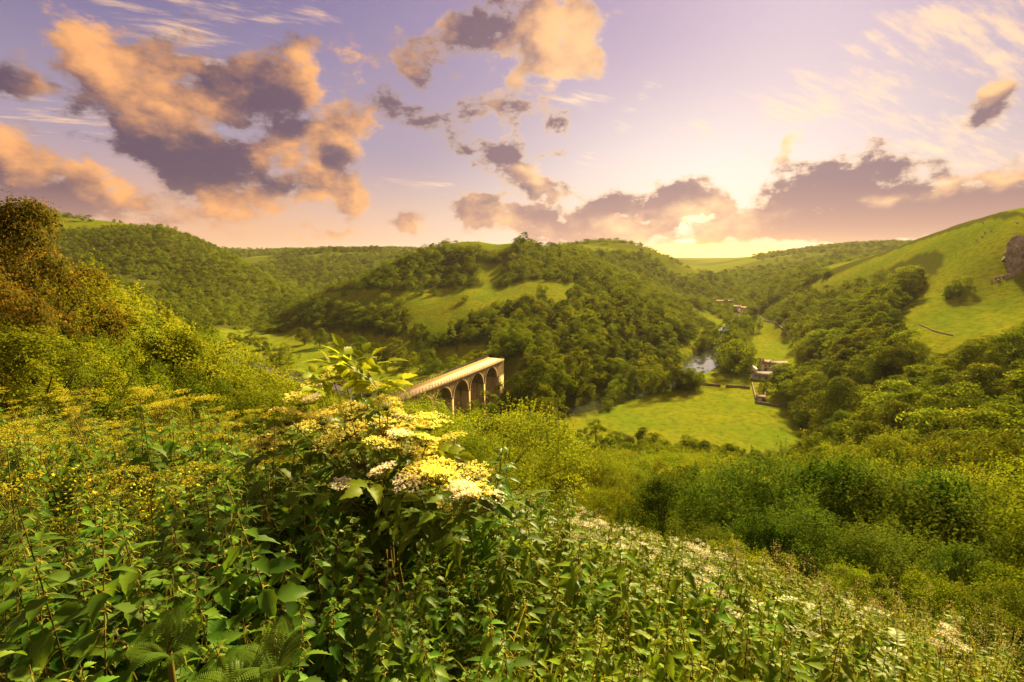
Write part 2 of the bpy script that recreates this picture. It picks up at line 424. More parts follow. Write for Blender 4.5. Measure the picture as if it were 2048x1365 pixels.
RIVER = [atz(px, py, 0)[:2] for px, py in ((1490,618),(1470,640),(1445,662),(1448,680),(1432,697),(1405,720),(1385,742),(1330,768),(1250,790),(1160,815),(1080,832),(1000,842))]
RIVER += [np.array(q, float) for q in ((-26, 205), (-45, 214), (-60, 226), (-92, 252), (-136, 286), (-222, 350), (-290, 430), (-340, 520))]
def _resample(pl, step=4.0):
    pl = np.array(pl); out = []
    n = len(pl)
    for i in range(n - 1):
        p0, p1, p2, p3 = pl[max(i - 1, 0)], pl[i], pl[i + 1], pl[min(i + 2, n - 1)]
        m = max(2, int(np.linalg.norm(p2 - p1) / step))
        for t in np.arange(m) / m:
            out.append(0.5 * ((2 * p1) + (-p0 + p2) * t + (2 * p0 - 5 * p1 + 4 * p2 - p3) * t * t + (-p0 + 3 * p1 - 3 * p2 + p3) * t ** 3))
    out.append(pl[-1]); return np.array(out)
RIV = _resample(RIVER)
_rr = np.linalg.norm(RIV - atz(1402, 722, 0)[:2], axis=1)
RIVW = np.where(RIV[:, 1] > 355, 2.6, 4.6) + 5.5 * np.exp(-(_rr / 28.0) ** 2)           # half width

def river_dist(x, y):
    d = np.full(np.shape(x), 1e9)
    for (a, b), w in zip(RIV, RIVW):
        d = np.minimum(d, np.hypot(x - a, y - b) - w)
    return d

def height(x, y, fine=True):
    x, y = np.asarray(x, float), np.asarray(y, float)
    sh = x.shape; x, y = x.ravel(), y.ravel()
    q = _warp(x, y)
    z = np.empty(len(x))
    for i in range(0, len(x), 20000):
        k = slice(i, i + 20000)
        K = _phi(((q[k, None] - _CW[None]) ** 2).sum(-1))
        z[k] = K @ _W[:-3] + _W[-3] + q[k] @ _W[-2:]
    r = np.hypot(x, y)
    # flat flood plain
    zf = np.where(z < 3.0, z * 0.35, z - 1.95 * np.clip((12 - z) / 9, 0, 1))
    z = np.where(r < 900, np.maximum(zf, -0.6), z)
    z = z + fbm(x / 60, y / 60, 3) * np.clip((r - 60) / 300, 0, 1) * 5 * np.clip((z - 2) / 12, 0, 1)
    if fine:
        z = z + fbm(x / 7, y / 7, 9) * 0.5 * np.clip((r - 4) / 30, 0, 1) + fbm(x / 0.9, y / 0.9, 5) * 0.12 * np.clip(1 - r / 30, 0, 1)
    m = (r < 900) & (z < 9)
    if m.any():
        d = river_dist(x[m], y[m])
        t = np.clip((d + 1.5) / 5.0 + np.clip((z[m] - 4) / 5, 0, 1), 0, 1)
        z[m] = np.where(t < 1, (-1.5) * (1 - t * t * (3 - 2 * t)) + z[m] * (t * t * (3 - 2 * t)), z[m])
    return z.reshape(sh)

# heights on a polar grid (fine near, coarse far); everything that stands on the ground reads it from here
_fa = np.concatenate([np.linspace(-62, 62, 460), np.linspace(66, 294, 58)])
_ra = np.geomspace(0.35, 5200, 420)
_A, _Rr = np.meshgrid(np.radians(_fa), _ra)
_gx, _gy = _Rr * np.sin(_A), _Rr * np.cos(_A)
_gz = height(_gx, _gy)
nr, na = _gx.shape

def hz(x, y):
    """ground height of the sheet (front half)"""
    x, y = np.asarray(x, float), np.asarray(y, float)
    r = np.maximum(np.hypot(x, y), 0.36); a = np.degrees(np.arctan2(x, y))
    u = np.clip((a + 62) / 124 * 459, 0, 458.999); v = np.clip(np.log(r / 0.35) / math.log(5200 / 0.35) * 419, 0, 418.999)
    i, j = v.astype(int), u.astype(int); fv, fu = v - i, u - j
    return (_gz[i, j] * (1 - fu) + _gz[i, j + 1] * fu) * (1 - fv) + (_gz[i + 1, j] * (1 - fu) + _gz[i + 1, j + 1] * fu) * fv

def ground(px, py, ymin=2.0, ymax=6000.0):
    """where the sight line through a photo point first meets the ground"""
    d = ray(px, py)
    Y = np.geomspace(ymin, ymax, 700)
    t = Y / d[1]
    x, y, z = d[0] * t, Y, EYE_Z + d[2] * t
    h = hz(x, y)
    k = np.where(z < h)[0]
    if not len(k): return None
    i = max(k[0], 1)
    a = (z[i - 1] - h[i - 1]) / max((z[i - 1] - h[i - 1]) - (z[i] - h[i]), 1e-6)
    yy = Y[i - 1] + a * (Y[i] - Y[i - 1]); tt = yy / d[1]
    return np.array([d[0] * tt, yy, float(hz(d[0] * tt, yy))])

def mesh_np(name, verts, faces_flat, nloop, smooth=False):
    """mesh from arrays; every face has nloop corners"""
    me = bpy.data.meshes.new(name)
    verts = np.asarray(verts, np.float32); f = np.asarray(faces_flat, np.int32).ravel()
    nf = len(f) // nloop
    me.vertices.add(len(verts)); me.vertices.foreach_set('co', verts.ravel())
    me.loops.add(len(f)); me.loops.foreach_set('vertex_index', f)
    me.polygons.add(nf); me.polygons.foreach_set('loop_start', np.arange(nf, dtype=np.int32) * nloop)
    if smooth: me.polygons.foreach_set('use_smooth', np.ones(nf, bool))
    me.update(); me.validate()
    return me

def link(name, me, mat=None, parent=None, **props):
    o = bpy.data.objects.new(name, me); COL.objects.link(o)
    if mat is not None and me is not None and not me.materials: me.materials.append(mat)
    if parent is not None: o.parent = parent
    for k, v in props.items(): o[k] = v
    return o

def thing(name, label, cat, loc=(0, 0, 0), rotz=0.0, group=None):
    o = bpy.data.objects.new(name, None); COL.objects.link(o)
    o.location = loc; o.rotation_euler = (0, 0, rotz); o.empty_display_size = 0.2
    o['label'] = label; o['category'] = cat
    if group: o['group'] = group
    return o

# ------------------------------------------------------------------ meadows (photo outlines dropped on the ground -> world polygons)
MEADOWS_PX = {
 'near_field': [(1018,848),(1100,844),(1180,832),(1262,800),(1330,782),(1398,776),(1400,748),(1425,738),(1490,745),(1500,790),(1515,812),(1580,806),(1597,830),(1604,890),(1500,908),(1420,905),(1330,900),(1240,890),(1100,880),(1020,868)],
 'upper_field': [(1486,736),(1478,700),(1500,655),(1495,640),(1520,632),(1560,650),(1600,690),(1590,738),(1540,738)],
 'bank': [(1372,614),(1410,620),(1456,645),(1440,662),(1420,655),(1408,670),(1404,690),(1385,706),(1335,730),(1322,724),(1360,700),(1392,676),(1400,655),(1420,648),(1390,630)],
 'left_meadow': [(470,664),(500,656),(560,690),(620,712),(700,726),(790,738),(850,750),(905,732),(880,770),(830,790),(760,790),(680,775),(580,725)],
 'hill_band': [(606,594),(700,580),(772,578),(790,583),(900,577),(960,573),(1000,576),(1060,558),(1150,566),(1152,596),(1100,612),(1050,616),(1000,622),(945,632),(915,656),(850,672),(838,640),(780,622),(700,614)],
 'hill_triangle': [(952,524),(1008,528),(1004,562),(985,584),(958,566)],
 'hill_slope': [(820,640),(905,612),(960,604),(940,650),(860,680)],
 'viaduct_slope': [(870,720),(930,690),(985,690),(990,705),(930,735)],
 'farm_garden': [(1488,728),(1578,732),(1574,770),(1562,790),(1592,816),(1508,818),(1492,785)],
 'right_hill': [(1600,576),(1720,528),(1840,482),(1980,440),(2048,434),(2300,425),(2300,690),(2048,698),(1940,715),(1850,738),(1795,696),(1785,640),(1840,570),(1880,540),(1890,505),(1850,505),(1790,530),(1730,556),(1650,590)],
}
def densify(pl, n=4):
    out = []
    for i in range(len(pl)):
        a, b = np.array(pl[i], float), np.array(pl[(i + 1) % len(pl)], float)
        out += [a + (b - a) * k / n for k in range(n)]
    return out
MEADOWS = {}
for k, pl in MEADOWS_PX.items():
    q = [ground(*p) for p in densify(pl)]
    MEADOWS[k] = np.array([p[:2] for p in q if p is not None])
MEADOWS['ridge_top'] = np.array([at(*q)[:2] for q in ((1075,487,720),(1110,500,780),(1170,500,830),(1240,515,880),(1300,520,930),(1400,540,1050),(1420,530,1300),(1200,480,1150),(1075,480,850))])
MEADOWS['summit'] = np.array([at(*q)[:2] for q in ((900,492,588),(1022,492,592),(1035,482,690),(900,482,670))])
MEADOWS['right_top'] = np.array([(330, 590), (430, 530), (400, 440), (340, 330), (330, 250), (700, 250), (800, 620), (480, 690)], float)

def in_poly(poly, x, y):
    x, y = np.asarray(x), np.asarray(y)
    ins = np.zeros(x.shape, bool); n = len(poly)
    bx0, by0 = poly.min(0); bx1, by1 = poly.max(0)
    box = (x >= bx0) & (x <= bx1) & (y >= by0) & (y <= by1)
    if not box.any(): return ins
    xs, ys = x[box], y[box]; r = np.zeros(xs.shape, bool)
    for i in range(n):
        x1, y1 = poly[i]; x2, y2 = poly[(i + 1) % n]
        c = ((y1 > ys) != (y2 > ys))
        xi = (x2 - x1) * (ys - y1) / (y2 - y1 + 1e-12) + x1
        r ^= c & (xs < xi)
    ins[box] = r
    return ins

def meadow_mask(x, y):
    m = np.zeros(np.shape(x), bool)
    for p in MEADOWS.values(): m |= in_poly(p, x, y)
    z = hz(x, y)
    m |= (z < 7) & (x < -12) & (x > -.62 * y) & (y > 205) & (y < 440)        # flood plain beyond the viaduct
    return m

# ------------------------------------------------------------------ materials
def new_mat(name):
    m = bpy.data.materials.new(name); m.use_nodes = True
    nt = m.node_tree; nt.nodes.clear()
    out = nt.nodes.new('ShaderNodeOutputMaterial')
    return m, nt, out

def bsdf(nt, out, col, rough=0.8, spec=0.2, normal=None):
    b = nt.nodes.new('ShaderNodeBsdfPrincipled')
    if isinstance(col, S): nt.links.new(col.s, b.inputs['Base Color'])
    else: b.inputs['Base Color'].default_value = (*col, 1)
    b.inputs['Roughness'].default_value = rough
    b.inputs['Specular IOR Level'].default_value = spec
    if normal is not None: nt.links.new(normal, b.inputs['Normal'])
    nt.links.new(b.outputs[0], out.inputs[0])
    return b

def bump(nt, h, strength=0.5, dist=0.05):
    n = nt.nodes.new('ShaderNodeBump'); n.inputs['Strength'].default_value = strength; n.inputs['Distance'].default_value = dist
    nt.links.new(h.s, n.inputs['Height']); return n.outputs[0]

def objpos(nt):
    tc = nt.nodes.new('ShaderNodeTexCoord'); return S(nt, tc.outputs['Object'])

def attr(nt, name):
    a = nt.nodes.new('ShaderNodeAttribute'); a.attribute_name = name; return S(nt, a.outputs['Fac'])

def leaf_mat(name, c1, c2, c3=None, trans=0.40, tcol=None, gloss=0.0, hue=0.035):
    """c1..c2 by leaf, shifted per plant; light comes through"""
    m, nt, out = new_mat(name)
    t = attr(nt, 'tint')
    oi = nt.nodes.new('ShaderNodeObjectInfo'); rnd = S(nt, oi.outputs['Random'])
    col = mixc(nt, t, c1, c2)
    if c3 is not None: col = mixc(nt, rnd.smooth(0.55, 1.0) * 0.8, col, c3)
    hs = nt.nodes.new('ShaderNodeHueSaturation')
    nt.links.new((rnd * (2 * hue) + (0.5 - hue)).s, hs.inputs['Hue'])
    r2 = (rnd * 7.31)._m('FRACT')
    nt.links.new((r2 * 0.75 + 0.62).s, hs.inputs['Value']); nt.links.new(col.s, hs.inputs['Color'])
    col = S(nt, hs.outputs[0])
    df = nt.nodes.new('ShaderNodeBsdfDiffuse'); nt.links.new(col.s, df.inputs['Color'])
    tr = nt.nodes.new('ShaderNodeBsdfTranslucent')
    tc = mixc(nt, 0.55, col, tcol or (c2[0] * 1.9, c2[1] * 1.6, c2[2] * 0.7))
    nt.links.new(tc.s, tr.inputs['Color'])
    mx = nt.nodes.new('ShaderNodeMixShader'); mx.inputs[0].default_value = trans
    nt.links.new(df.outputs[0], mx.inputs[1]); nt.links.new(tr.outputs[0], mx.inputs[2])
    last = mx
    if gloss:
        gl = nt.nodes.new('ShaderNodeBsdfGlossy'); gl.inputs['Roughness'].default_value = 0.42; gl.inputs['Color'].default_value = (1, 1, 1, 1)
        fr = nt.nodes.new('ShaderNodeFresnel'); fr.inputs['IOR'].default_value = 1.35
        m2 = nt.nodes.new('ShaderNodeMixShader'); nt.links.new((S(nt, fr.outputs[0]) * gloss).s, m2.inputs[0])
        nt.links.new(mx.outputs[0], m2.inputs[1]); nt.links.new(gl.outputs[0], m2.inputs[2]); last = m2
    nt.links.new(last.outputs[0], out.inputs[0])
    return m

MAT = {}
MAT['broadleaf'] = leaf_mat('broadleaf', (0.060, 0.108, 0.008), (0.145, 0.190, 0.012), (0.165, 0.185, 0.010))
MAT['darkleaf'] = leaf_mat('darkleaf', (0.042, 0.070, 0.009), (0.100, 0.125, 0.010), trans=0.3)
MAT['brightleaf'] = leaf_mat('brightleaf', (0.105, 0.155, 0.010), (0.200, 0.240, 0.016), trans=0.45)
MAT['hedgeleaf'] = leaf_mat('hedgeleaf', (0.035, 0.075, 0.010), (0.090, 0.140, 0.014), trans=0.3)
MAT['copperleaf'] = leaf_mat('copperleaf', (0.050, 0.060, 0.010), (0.13, 0.105, 0.014), trans=0.35, hue=0.01)
MAT['coppertip'] = leaf_mat('coppertip', (0.20, 0.110, 0.016), (0.30, 0.170, 0.022), trans=0.4, hue=0.01)

def mat_bark():
    m, nt, out = new_mat('bark'); p = objpos(nt)
    n = noise(nt, S(nt, vmath(nt, 'MULTIPLY', p, (6, 6, 1.2)).outputs[0]), 2.0, 5)
    bsdf(nt, out, mixc(nt, n, (0.035, 0.026, 0.016), (0.11, 0.085, 0.055)), 0.95, 0.1, bump(nt, n, 0.8, 0.05))
    return m
MAT['bark'] = mat_bark()

def mat_ground():
    m, nt, out = new_mat('ground')
    ge = nt.nodes.new('ShaderNodeNewGeometry'); P = S(nt, ge.outputs['Position'])
    wood = attr(nt, 'wood')
    n1 = noise(nt, P, 0.03, 6, 0.6); n2 = noise(nt, P, 0.35, 6, 0.65); n3 = noise(nt, P, 4.0, 4, 0.7)
    # grass drawn out along the contours by sheep tracks
    st = noise(nt, S(nt, vmath(nt, 'MULTIPLY', P, (0.10, 0.10, 1.1)).outputs[0]), 1.0, 5, 0.65)
    g = mixc(nt, n1.smooth(0.35, 0.65), (0.108, 0.160, 0.009), (0.172, 0.180, 0.010))
    g = mixc(nt, n2.smooth(0.44, 0.66), g, (0.080, 0.105, 0.009))
    n4 = noise(nt, P, 0.11, 5, 0.7)
    g = mixc(nt, n4.smooth(0.50, 0.66) * 0.6, g, (0.085, 0.120, 0.009))
    g = mixc(nt, st.smooth(0.5, 0.72) * 0.65, g, (0.205, 0.192, 0.015))
    g = mixc(nt, n3.smooth(0.45, 0.8) * 0.6, g, (0.070, 0.085, 0.012))
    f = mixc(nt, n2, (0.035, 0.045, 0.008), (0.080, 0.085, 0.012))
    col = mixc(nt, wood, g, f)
    h = n2 * 0.5 + n3 * 0.25 + st * 0.5
    bsdf(nt, out, col, 1.0, 0.0, bump(nt, h, 0.9, 0.7))
    return m
MAT['ground'] = mat_ground()

# ------------------------------------------------------------------ the ground sheet
_v = np.stack([_gx, _gy, _gz], -1).reshape(-1, 3)
_i, _j = np.meshgrid(np.arange(nr - 1), np.arange(na), indexing='ij')
_j2 = (_j + 1) % na
_f = np.stack([_i * na + _j, _i * na + _j2, (_i + 1) * na + _j2, (_i + 1) * na + _j], -1).reshape(-1, 4)[:, ::-1]
ground_me = mesh_np('ground', _v, _f, 4, True)
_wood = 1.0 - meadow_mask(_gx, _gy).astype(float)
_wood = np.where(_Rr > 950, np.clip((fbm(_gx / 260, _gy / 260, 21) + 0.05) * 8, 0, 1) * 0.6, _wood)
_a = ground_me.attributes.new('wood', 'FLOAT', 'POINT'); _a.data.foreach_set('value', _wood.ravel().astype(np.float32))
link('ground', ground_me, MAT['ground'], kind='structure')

# river
def mat_water():
    m, nt, out = new_mat('water'); ge = nt.nodes.new('ShaderNodeNewGeometry'); P = S(nt, ge.outputs['Position'])
    n = noise(nt, P, 1.4, 3, 0.5)
    b = bsdf(nt, out, (0.03, 0.035, 0.02), 0.06, 0.6, bump(nt, n, 0.12, 0.05))
    b.inputs['IOR'].default_value = 3.4
    return m
_t = np.gradient(RIV, axis=0); _t /= np.linalg.norm(_t, axis=1)[:, None]
_n = np.stack([-_t[:, 1], _t[:, 0]], 1)
_L, _Rt = RIV + _n * (RIVW + 2.0)[:, None], RIV - _n * (RIVW + 2.0)[:, None]
_zr = np.full(len(RIV), -0.55)
_v = np.concatenate([np.c_[_L, _zr], np.c_[_Rt, _zr]])
_k = len(RIV); _q = np.arange(_k - 1)
_f = np.stack([_q, _q + 1, _k + _q + 1, _k + _q], -1)[:, ::-1]
link('river', mesh_np('river', _v, _f, 4, True), mat_water(), kind='structure')

# ------------------------------------------------------------------ leaf clouds
def unit(v): return v / (np.linalg.norm(v, axis=-1, keepdims=True) + 1e-9)

def leaf_quads(cen, nrm, size, tint, rg, aspect=0.62, fold=0.0):
    """one rhombic leaf (4 verts) at each centre, facing nrm"""
    n = len(cen)
    r = unit(rg.normal(size=(n, 3)))
    u = unit(np.cross(nrm, r)); v = np.cross(nrm, u)
    s = np.asarray(size).reshape(-1, 1) * np.ones((n, 1))
    a = cen - u * s * 0.5; b = cen + u * s * 0.5
    c = cen + v * s * 0.5 * aspect + nrm * s * 0.10; d = cen - v * s * 0.5 * aspect + nrm * s * 0.10
    V = np.stack([a, d, b, c], 1).reshape(-1, 3)
    F = np.arange(4 * n).reshape(n, 4)
    return V, F, np.repeat(tint, 4)

def leafmesh(name, V, F, T, nloop=4):
    me = mesh_np(name, V, F, nloop)
    a = me.attributes.new('tint', 'FLOAT', 'POINT'); a.data.foreach_set('value', np.asarray(T, np.float32))
    return me

def out_of(p, c): return unit(p - c)

def crown_leaves(rg, shape, n_clump, n_leaf, leaf, clump=0.26, up=0.35, lift=0.0, ragged=0.18, shoots=0):
    """crown of leaf clumps in a unit-tall tree. shape: list of (z, radius)"""
    zs = np.array([s[0] for s in shape]); rs = np.array([s[1] for s in shape])
    cl = []
    zz = np.linspace(zs[0], zs[-1], 200); w = np.interp(zz, zs, rs) + 0.03; w /= w.sum()
    while len(cl) < n_clump:
        z = rg.choice(zz, p=w); a = rg.uniform(0, 2 * math.pi)
        rr = np.interp(z, zs, rs)
        k = math.sqrt(rg.uniform(0.15, 1.0))
        k = k * (1 + rg.normal() * ragged)
        cl.append((math.cos(a) * rr * k, math.sin(a) * rr * k, z + rg.normal() * 0.02, rr * k / max(rs)))
    cl = np.array(cl)
    rad = clump * max(rs) * rg.uniform(0.6, 1.25, n_clump) * (1.15 - 0.35 * cl[:, 3])
    pick = rg.choice(n_clump, n_leaf, p=rad ** 2 / (rad ** 2).sum())
    d = unit(rg.normal(size=(n_leaf, 3)))
    ctr = np.array([0, 0, zs.mean() - 0.1])
    out = unit(cl[pick, :3] - ctr)
    # leaves sit on the outer and upper side of each clump
    d = unit(d + out * 0.55 + np.array([0, 0, 0.35]))
    rr = rad[pick] * (1 - 0.35 * rg.random(n_leaf) ** 2) * np.where(rg.random(n_leaf) < 0.12, rg.uniform(1.05, 1.5, n_leaf), 1.0)
    cen = cl[pick, :3] + d * rr[:, None] * np.array([1.15, 1.15, 0.82])
    nrm = unit(d * 0.8 + out * 0.3 + np.array([0, 0, up]) + rg.normal(size=(n_leaf, 3)) * 0.45)
    ctint = rg.uniform(0, 1, n_clump)
    tint = np.clip(0.5 * ctint[pick] + 0.5 * rg.random(n_leaf), 0, 1)
    sz = leaf * rg.uniform(0.65, 1.35, n_leaf)
    if shoots:
        # young shoots standing out from the clumps
        m = 22; k = rg.integers(0, n_clump, shoots)
        dv = unit(out_of(cl[k, :3], ctr) * 0.7 + np.array([0, 0, 0.9]) + rg.normal(size=(shoots, 3)) * 0.35)
        ln = rad[k] * rg.uniform(0.35, 0.95, shoots)
        t = rg.random((shoots, m))
        sc_ = cl[k, None, :3] + dv[:, None] * (rad[k][:, None] * 0.8 + ln[:, None] * t)[..., None] + rg.normal(size=(shoots, m, 3)) * leaf * 0.9 * (1.15 - t)[..., None]
        cen = np.concatenate([cen, sc_.reshape(-1, 3)]); n2 = shoots * m
        nrm = np.concatenate([nrm, unit(rg.normal(size=(n2, 3)) + np.array([0, 0, .8]))])
        sz = np.concatenate([sz, leaf * rg.uniform(.6, 1.2, n2)]); tint = np.concatenate([tint, np.clip(.45 + .55 * rg.random(n2), 0, 1)])
    V, F, T = leaf_quads(cen, nrm, sz, tint, rg)
    return V, F, T, cl

def tube(path, radii, n=6):
    """tapered tube along a path"""
    path = np.array(path, float); V, F = [], []
    for i, p in enumerate(path):
        t = unit(path[min(i + 1, len(path) - 1)] - path[max(i - 1, 0)])
        r = np.array([1.0, 0, 0]) if abs(t[0]) < 0.8 else np.array([0, 1.0, 0])
        u = unit(np.cross(t, r)); v = np.cross(t, u)
        for k in range(n):
            a = 2 * math.pi * k / n
            V.append(p + (u * math.cos(a) + v * math.sin(a)) * radii[i])
    for i in range(len(path) - 1):
        for k in range(n):
            F.append((i * n + k, i * n + (k + 1) % n, (i + 1) * n + (k + 1) % n, (i + 1) * n + k))
    return np.array(V), np.array(F)

def join(parts):
    V, F, o = [], [], 0
    for v, f in parts:
        V.append(v); F.append(np.asarray(f) + o); o += len(v)
    return np.concatenate(V), np.concatenate(F)

def trunk_mesh(name, rg, clumps, base_r=0.022, fork=0.28, limbs=7, n=6):
    parts = [tube([(0, 0, -0.03), (0.004, 0, fork * 0.5), (-0.006, 0.005, fork), (0.008, 0, fork * 1.5), (0, 0.006, 0.72)], [base_r * 1.5, base_r * 1.05, base_r * 0.9, base_r * 0.6, base_r * 0.15], n)]
    idx = rg.choice(len(clumps), min(limbs, len(clumps)), replace=False)
    for i in idx:
        c = clumps[i, :3]; z0 = rg.uniform(fork * 0.75, fork * 1.3)
        m = np.array([c[0] * 0.45, c[1] * 0.45, z0 + (c[2] - z0) * 0.62])
        parts.append(tube([(0, 0, z0), m, c], [base_r * 0.55, base_r * 0.33, base_r * 0.08], 4))
    V, F = join(parts)
    return mesh_np(name, V, F, 4, True)

SHAPES = {
    'oak':   [(0.16, .10), (0.25, .27), (0.40, .38), (0.58, .40), (0.75, .33), (0.90, .19), (0.98, .05)],
    'ash':   [(0.20, .08), (0.32, .20), (0.50, .29), (0.68, .29), (0.84, .20), (0.97, .06)],
    'round': [(0.08, .18), (0.20, .36), (0.42, .46), (0.65, .43), (0.84, .28), (0.97, .08)],
    'bush':  [(0.02, .34), (0.18, .52), (0.42, .60), (0.66, .52), (0.86, .32), (0.98, .10)],
    'wide':  [(0.02, .50), (0.20, .74), (0.45, .80), (0.70, .66), (0.88, .40), (0.98, .14)],
    'column': [(0.06, .14), (0.25, .23), (0.50, .24), (0.75, .18), (0.98, .04)],
}
PROTO = {}
def make_proto(key, shape, n_clump, n_leaf, leaf, seed, mat, clump=0.26, trunk=True, up=0.35, ragged=0.18, limbs=7, shoots=0):
    rg = np.random.default_rng(seed)
    V, F, T, cl = crown_leaves(rg, SHAPES[shape], n_clump, n_leaf, leaf, clump, up, ragged=ragged, shoots=shoots)
    me = leafmesh('crown_' + key, V, F, T); me.materials.append(MAT[mat])
    tm = trunk_mesh('trunk_' + key, rg, cl, limbs=limbs); tm.materials.append(MAT['bark'])
    PROTO[key] = (me, tm)

# woodland trees seen from 100 to 400 m
for i, (sh, mt) in enumerate((('oak', 'broadleaf'), ('ash', 'broadleaf'), ('round', 'broadleaf'), ('oak', 'darkleaf'), ('round', 'darkleaf'), ('round', 'brightleaf'))):
    make_proto('mid%d' % i, sh, 40, 5200, 0.034, 100 + i, mt, 0.30, ragged=0.28)
for i, (sh, mt) in enumerate((('ash', 'brightleaf'), ('column', 'darkleaf'), ('oak', 'broadleaf'))):
    make_proto('mid%d' % (6 + i), sh, 26, 4600, 0.034, 120 + i, mt, 0.36, ragged=0.38)
# far trees
for i, (sh, mt) in enumerate((('oak', 'broadleaf'), ('round', 'broadleaf'), ('round', 'darkleaf'), ('bush', 'broadleaf'))):
    make_proto('far%d' % i, sh, 20, 620, 0.085, 140 + i, mt, 0.40, limbs=2)
# bushes and thorn trees
for i, (sh, mt) in enumerate((('bush', 'broadleaf'), ('bush', 'darkleaf'), ('wide', 'broadleaf'), ('bush', 'brightleaf'))):
    make_proto('bush%d' % i, sh, 34, 4200, 0.046, 160 + i, mt, 0.30, ragged=0.28, shoots=40)
# trees and shrubs on the slope below the viewpoint, 15 to 90 m
for i, (sh, mt) in enumerate((('round', 'brightleaf'), ('bush', 'broadleaf'), ('oak', 'brightleaf'), ('wide', 'broadleaf'), ('bush', 'darkleaf'), ('wide', 'brightleaf'))):
    make_proto('near%d' % i, sh, 46, 21000, 0.018, 180 + i, mt, 0.25, ragged=0.34, limbs=16, shoots=260)

for i, sh in enumerate(('wide', 'bush')):
    make_proto('hedge%d' % i, sh, 80, 24000, 0.020, 210 + i, 'hedgeleaf', 0.24, ragged=0.30, limbs=14, shoots=320)

# ------------------------------------------------------------------ where the trees stand
VIA_A, VIA_B = np.array((-36.5, 169.0)), np.array((-3.5, 237.0))
VDIR = (VIA_B - VIA_A) / np.linalg.norm(VIA_B - VIA_A); VN = np.array((VDIR[1], -VDIR[0]))
def via_clear(x, y):
    s = (x - VIA_A[0]) * VDIR[0] + (y - VIA_A[1]) * VDIR[1]
    t = (x - VIA_A[0]) * VN[0] + (y - VIA_A[1]) * VN[1]
    return ~((s > -30) & (s < 84) & (np.abs(t) < 9)) & ~((s > -10) & (s < 66) & (t > 0) & (t < 34))

# tops of the trees on the near slope stay below this line of the photo
LIM = np.array([(-200,560),(60,560),(150,575),(200,590),(300,625),(360,680),(430,722),(520,752),(600,785),(650,805),(760,800),(860,822),(920,850),(940,880),(1010,885),(1060,850),(1110,832),(1185,800),(1235,790),
                (1290,812),(1340,850),(1420,880),(1500,900),(1600,905),(1640,850),(1680,780),(1760,760),(2048,640),(2300,620)], float)
def lim_py(px): return np.interp(px, LIM[:, 0], LIM[:, 1])

def scatter(r0, r1, cell, seed, a0=-58, a1=58):
    rg = np.random.default_rng(seed)
    n = int(2 * r1 / cell) + 1
    gx, gy = np.meshgrid(np.arange(-n // 2, n // 2 + 1) * cell, np.arange(0, int(r1 / cell) + 1) * cell)
    x = gx.ravel() + rg.uniform(-.48, .48, gx.size) * cell; y = gy.ravel() + rg.uniform(-.48, .48, gx.size) * cell
    r = np.hypot(x, y); a = np.degrees(np.arctan2(x, y))
    k = (r > r0) & (r < r1) & (a > a0) & (a < a1)
    return x[k], y[k], rg

TREES = []      # x, y, z, height, proto key, yaw, squash, region
def region_of(x, y, px, py):
    r = math.hypot(x, y)
    if r > 700: return 'far'
    if x < -150 and x < -0.42 * y - 20: return 'left_hill'
    if x > 0.30 * y + 45 and x > 60: return 'right_wood'
    if r < 195 or y < 150: return 'near_slope'
    return 'middle_hill'

def add_tree(x, y, h, key, region=None, sq=1.0, special=None):
    z = float(hz(x, y))
    TREES.append([x, y, z - 0.05 * h if not special else z - 0.02 * h, h, key, rng.uniform(0, 6.283), sq, region or region_of(x, y, 0, 0), special])

def plant(px, py, hpx, key, region=None, sq=1.0, special=None):
    p = ground(px, py)
    while p is None: py += 2; p = ground(px, py)
    dep = to_px(*p)[2]
    add_tree(p[0], p[1], hpx * dep / FPX, key, region, sq, special)

# --- trees one can point to
plant(1047, 489, 24, 'mid3', 'summit', 1.0, 'lone dark tree standing highest on the summit of the hill behind the viaduct')
for q in ((1030, 489, 13), (1063, 490, 12), (1076, 492, 10), (1152, 496, 13)): plant(*q, 'mid4', 'summit')
for px, py, h, k in ((684,712,34,'bush1'),(716,714,40,'bush1'),(737,716,30,'bush1'),(756,722,34,'bush1'),(790,722,42,'bush1'),(818,738,38,'bush0'),(857,748,46,'bush1'),(874,742,24,'bush1'),
                     (771,786,34,'bush0'),(560,730,44,'bush0'),(863,704,42,'mid4'),(835,692,40,'mid4'),(640,696,40,'mid4'),(610,690,36,'mid3'),(500,690,26,'bush1'),(470,684,22,'bush0'),(525,700,24,'bush1'),
                     (1084,588,20,'bush0'),(930,602,14,'bush0'),(800,615,22,'bush0'),(770,603,18,'bush0'),(840,590,16,'bush1'),(870,590,14,'bush1'),(912,580,12,'bush1'),(1050,600,14,'bush0'),(690,592,12,'bush1')):
    plant(px, py, h, k, 'left_meadow' if py > 660 else 'hill_meadow')
for px, py, h, k in ((1058,830,120,'mid3'),(1084,862,92,'mid2'),(966,862,80,'mid2'),(1024,800,84,'mid4'),(1110,800,92,'mid0'),(935,868,44,'bush0'),(1000,868,40,'bush1'),(1150,780,92,'mid0')):
    p = atz(px, py, 1.0); p = atz(px, py, max(float(hz(p[0], p[1])), 0)); add_tree(p[0], p[1], h * to_px(*p)[2] / FPX, k, 'viaduct_foot', 0.95)
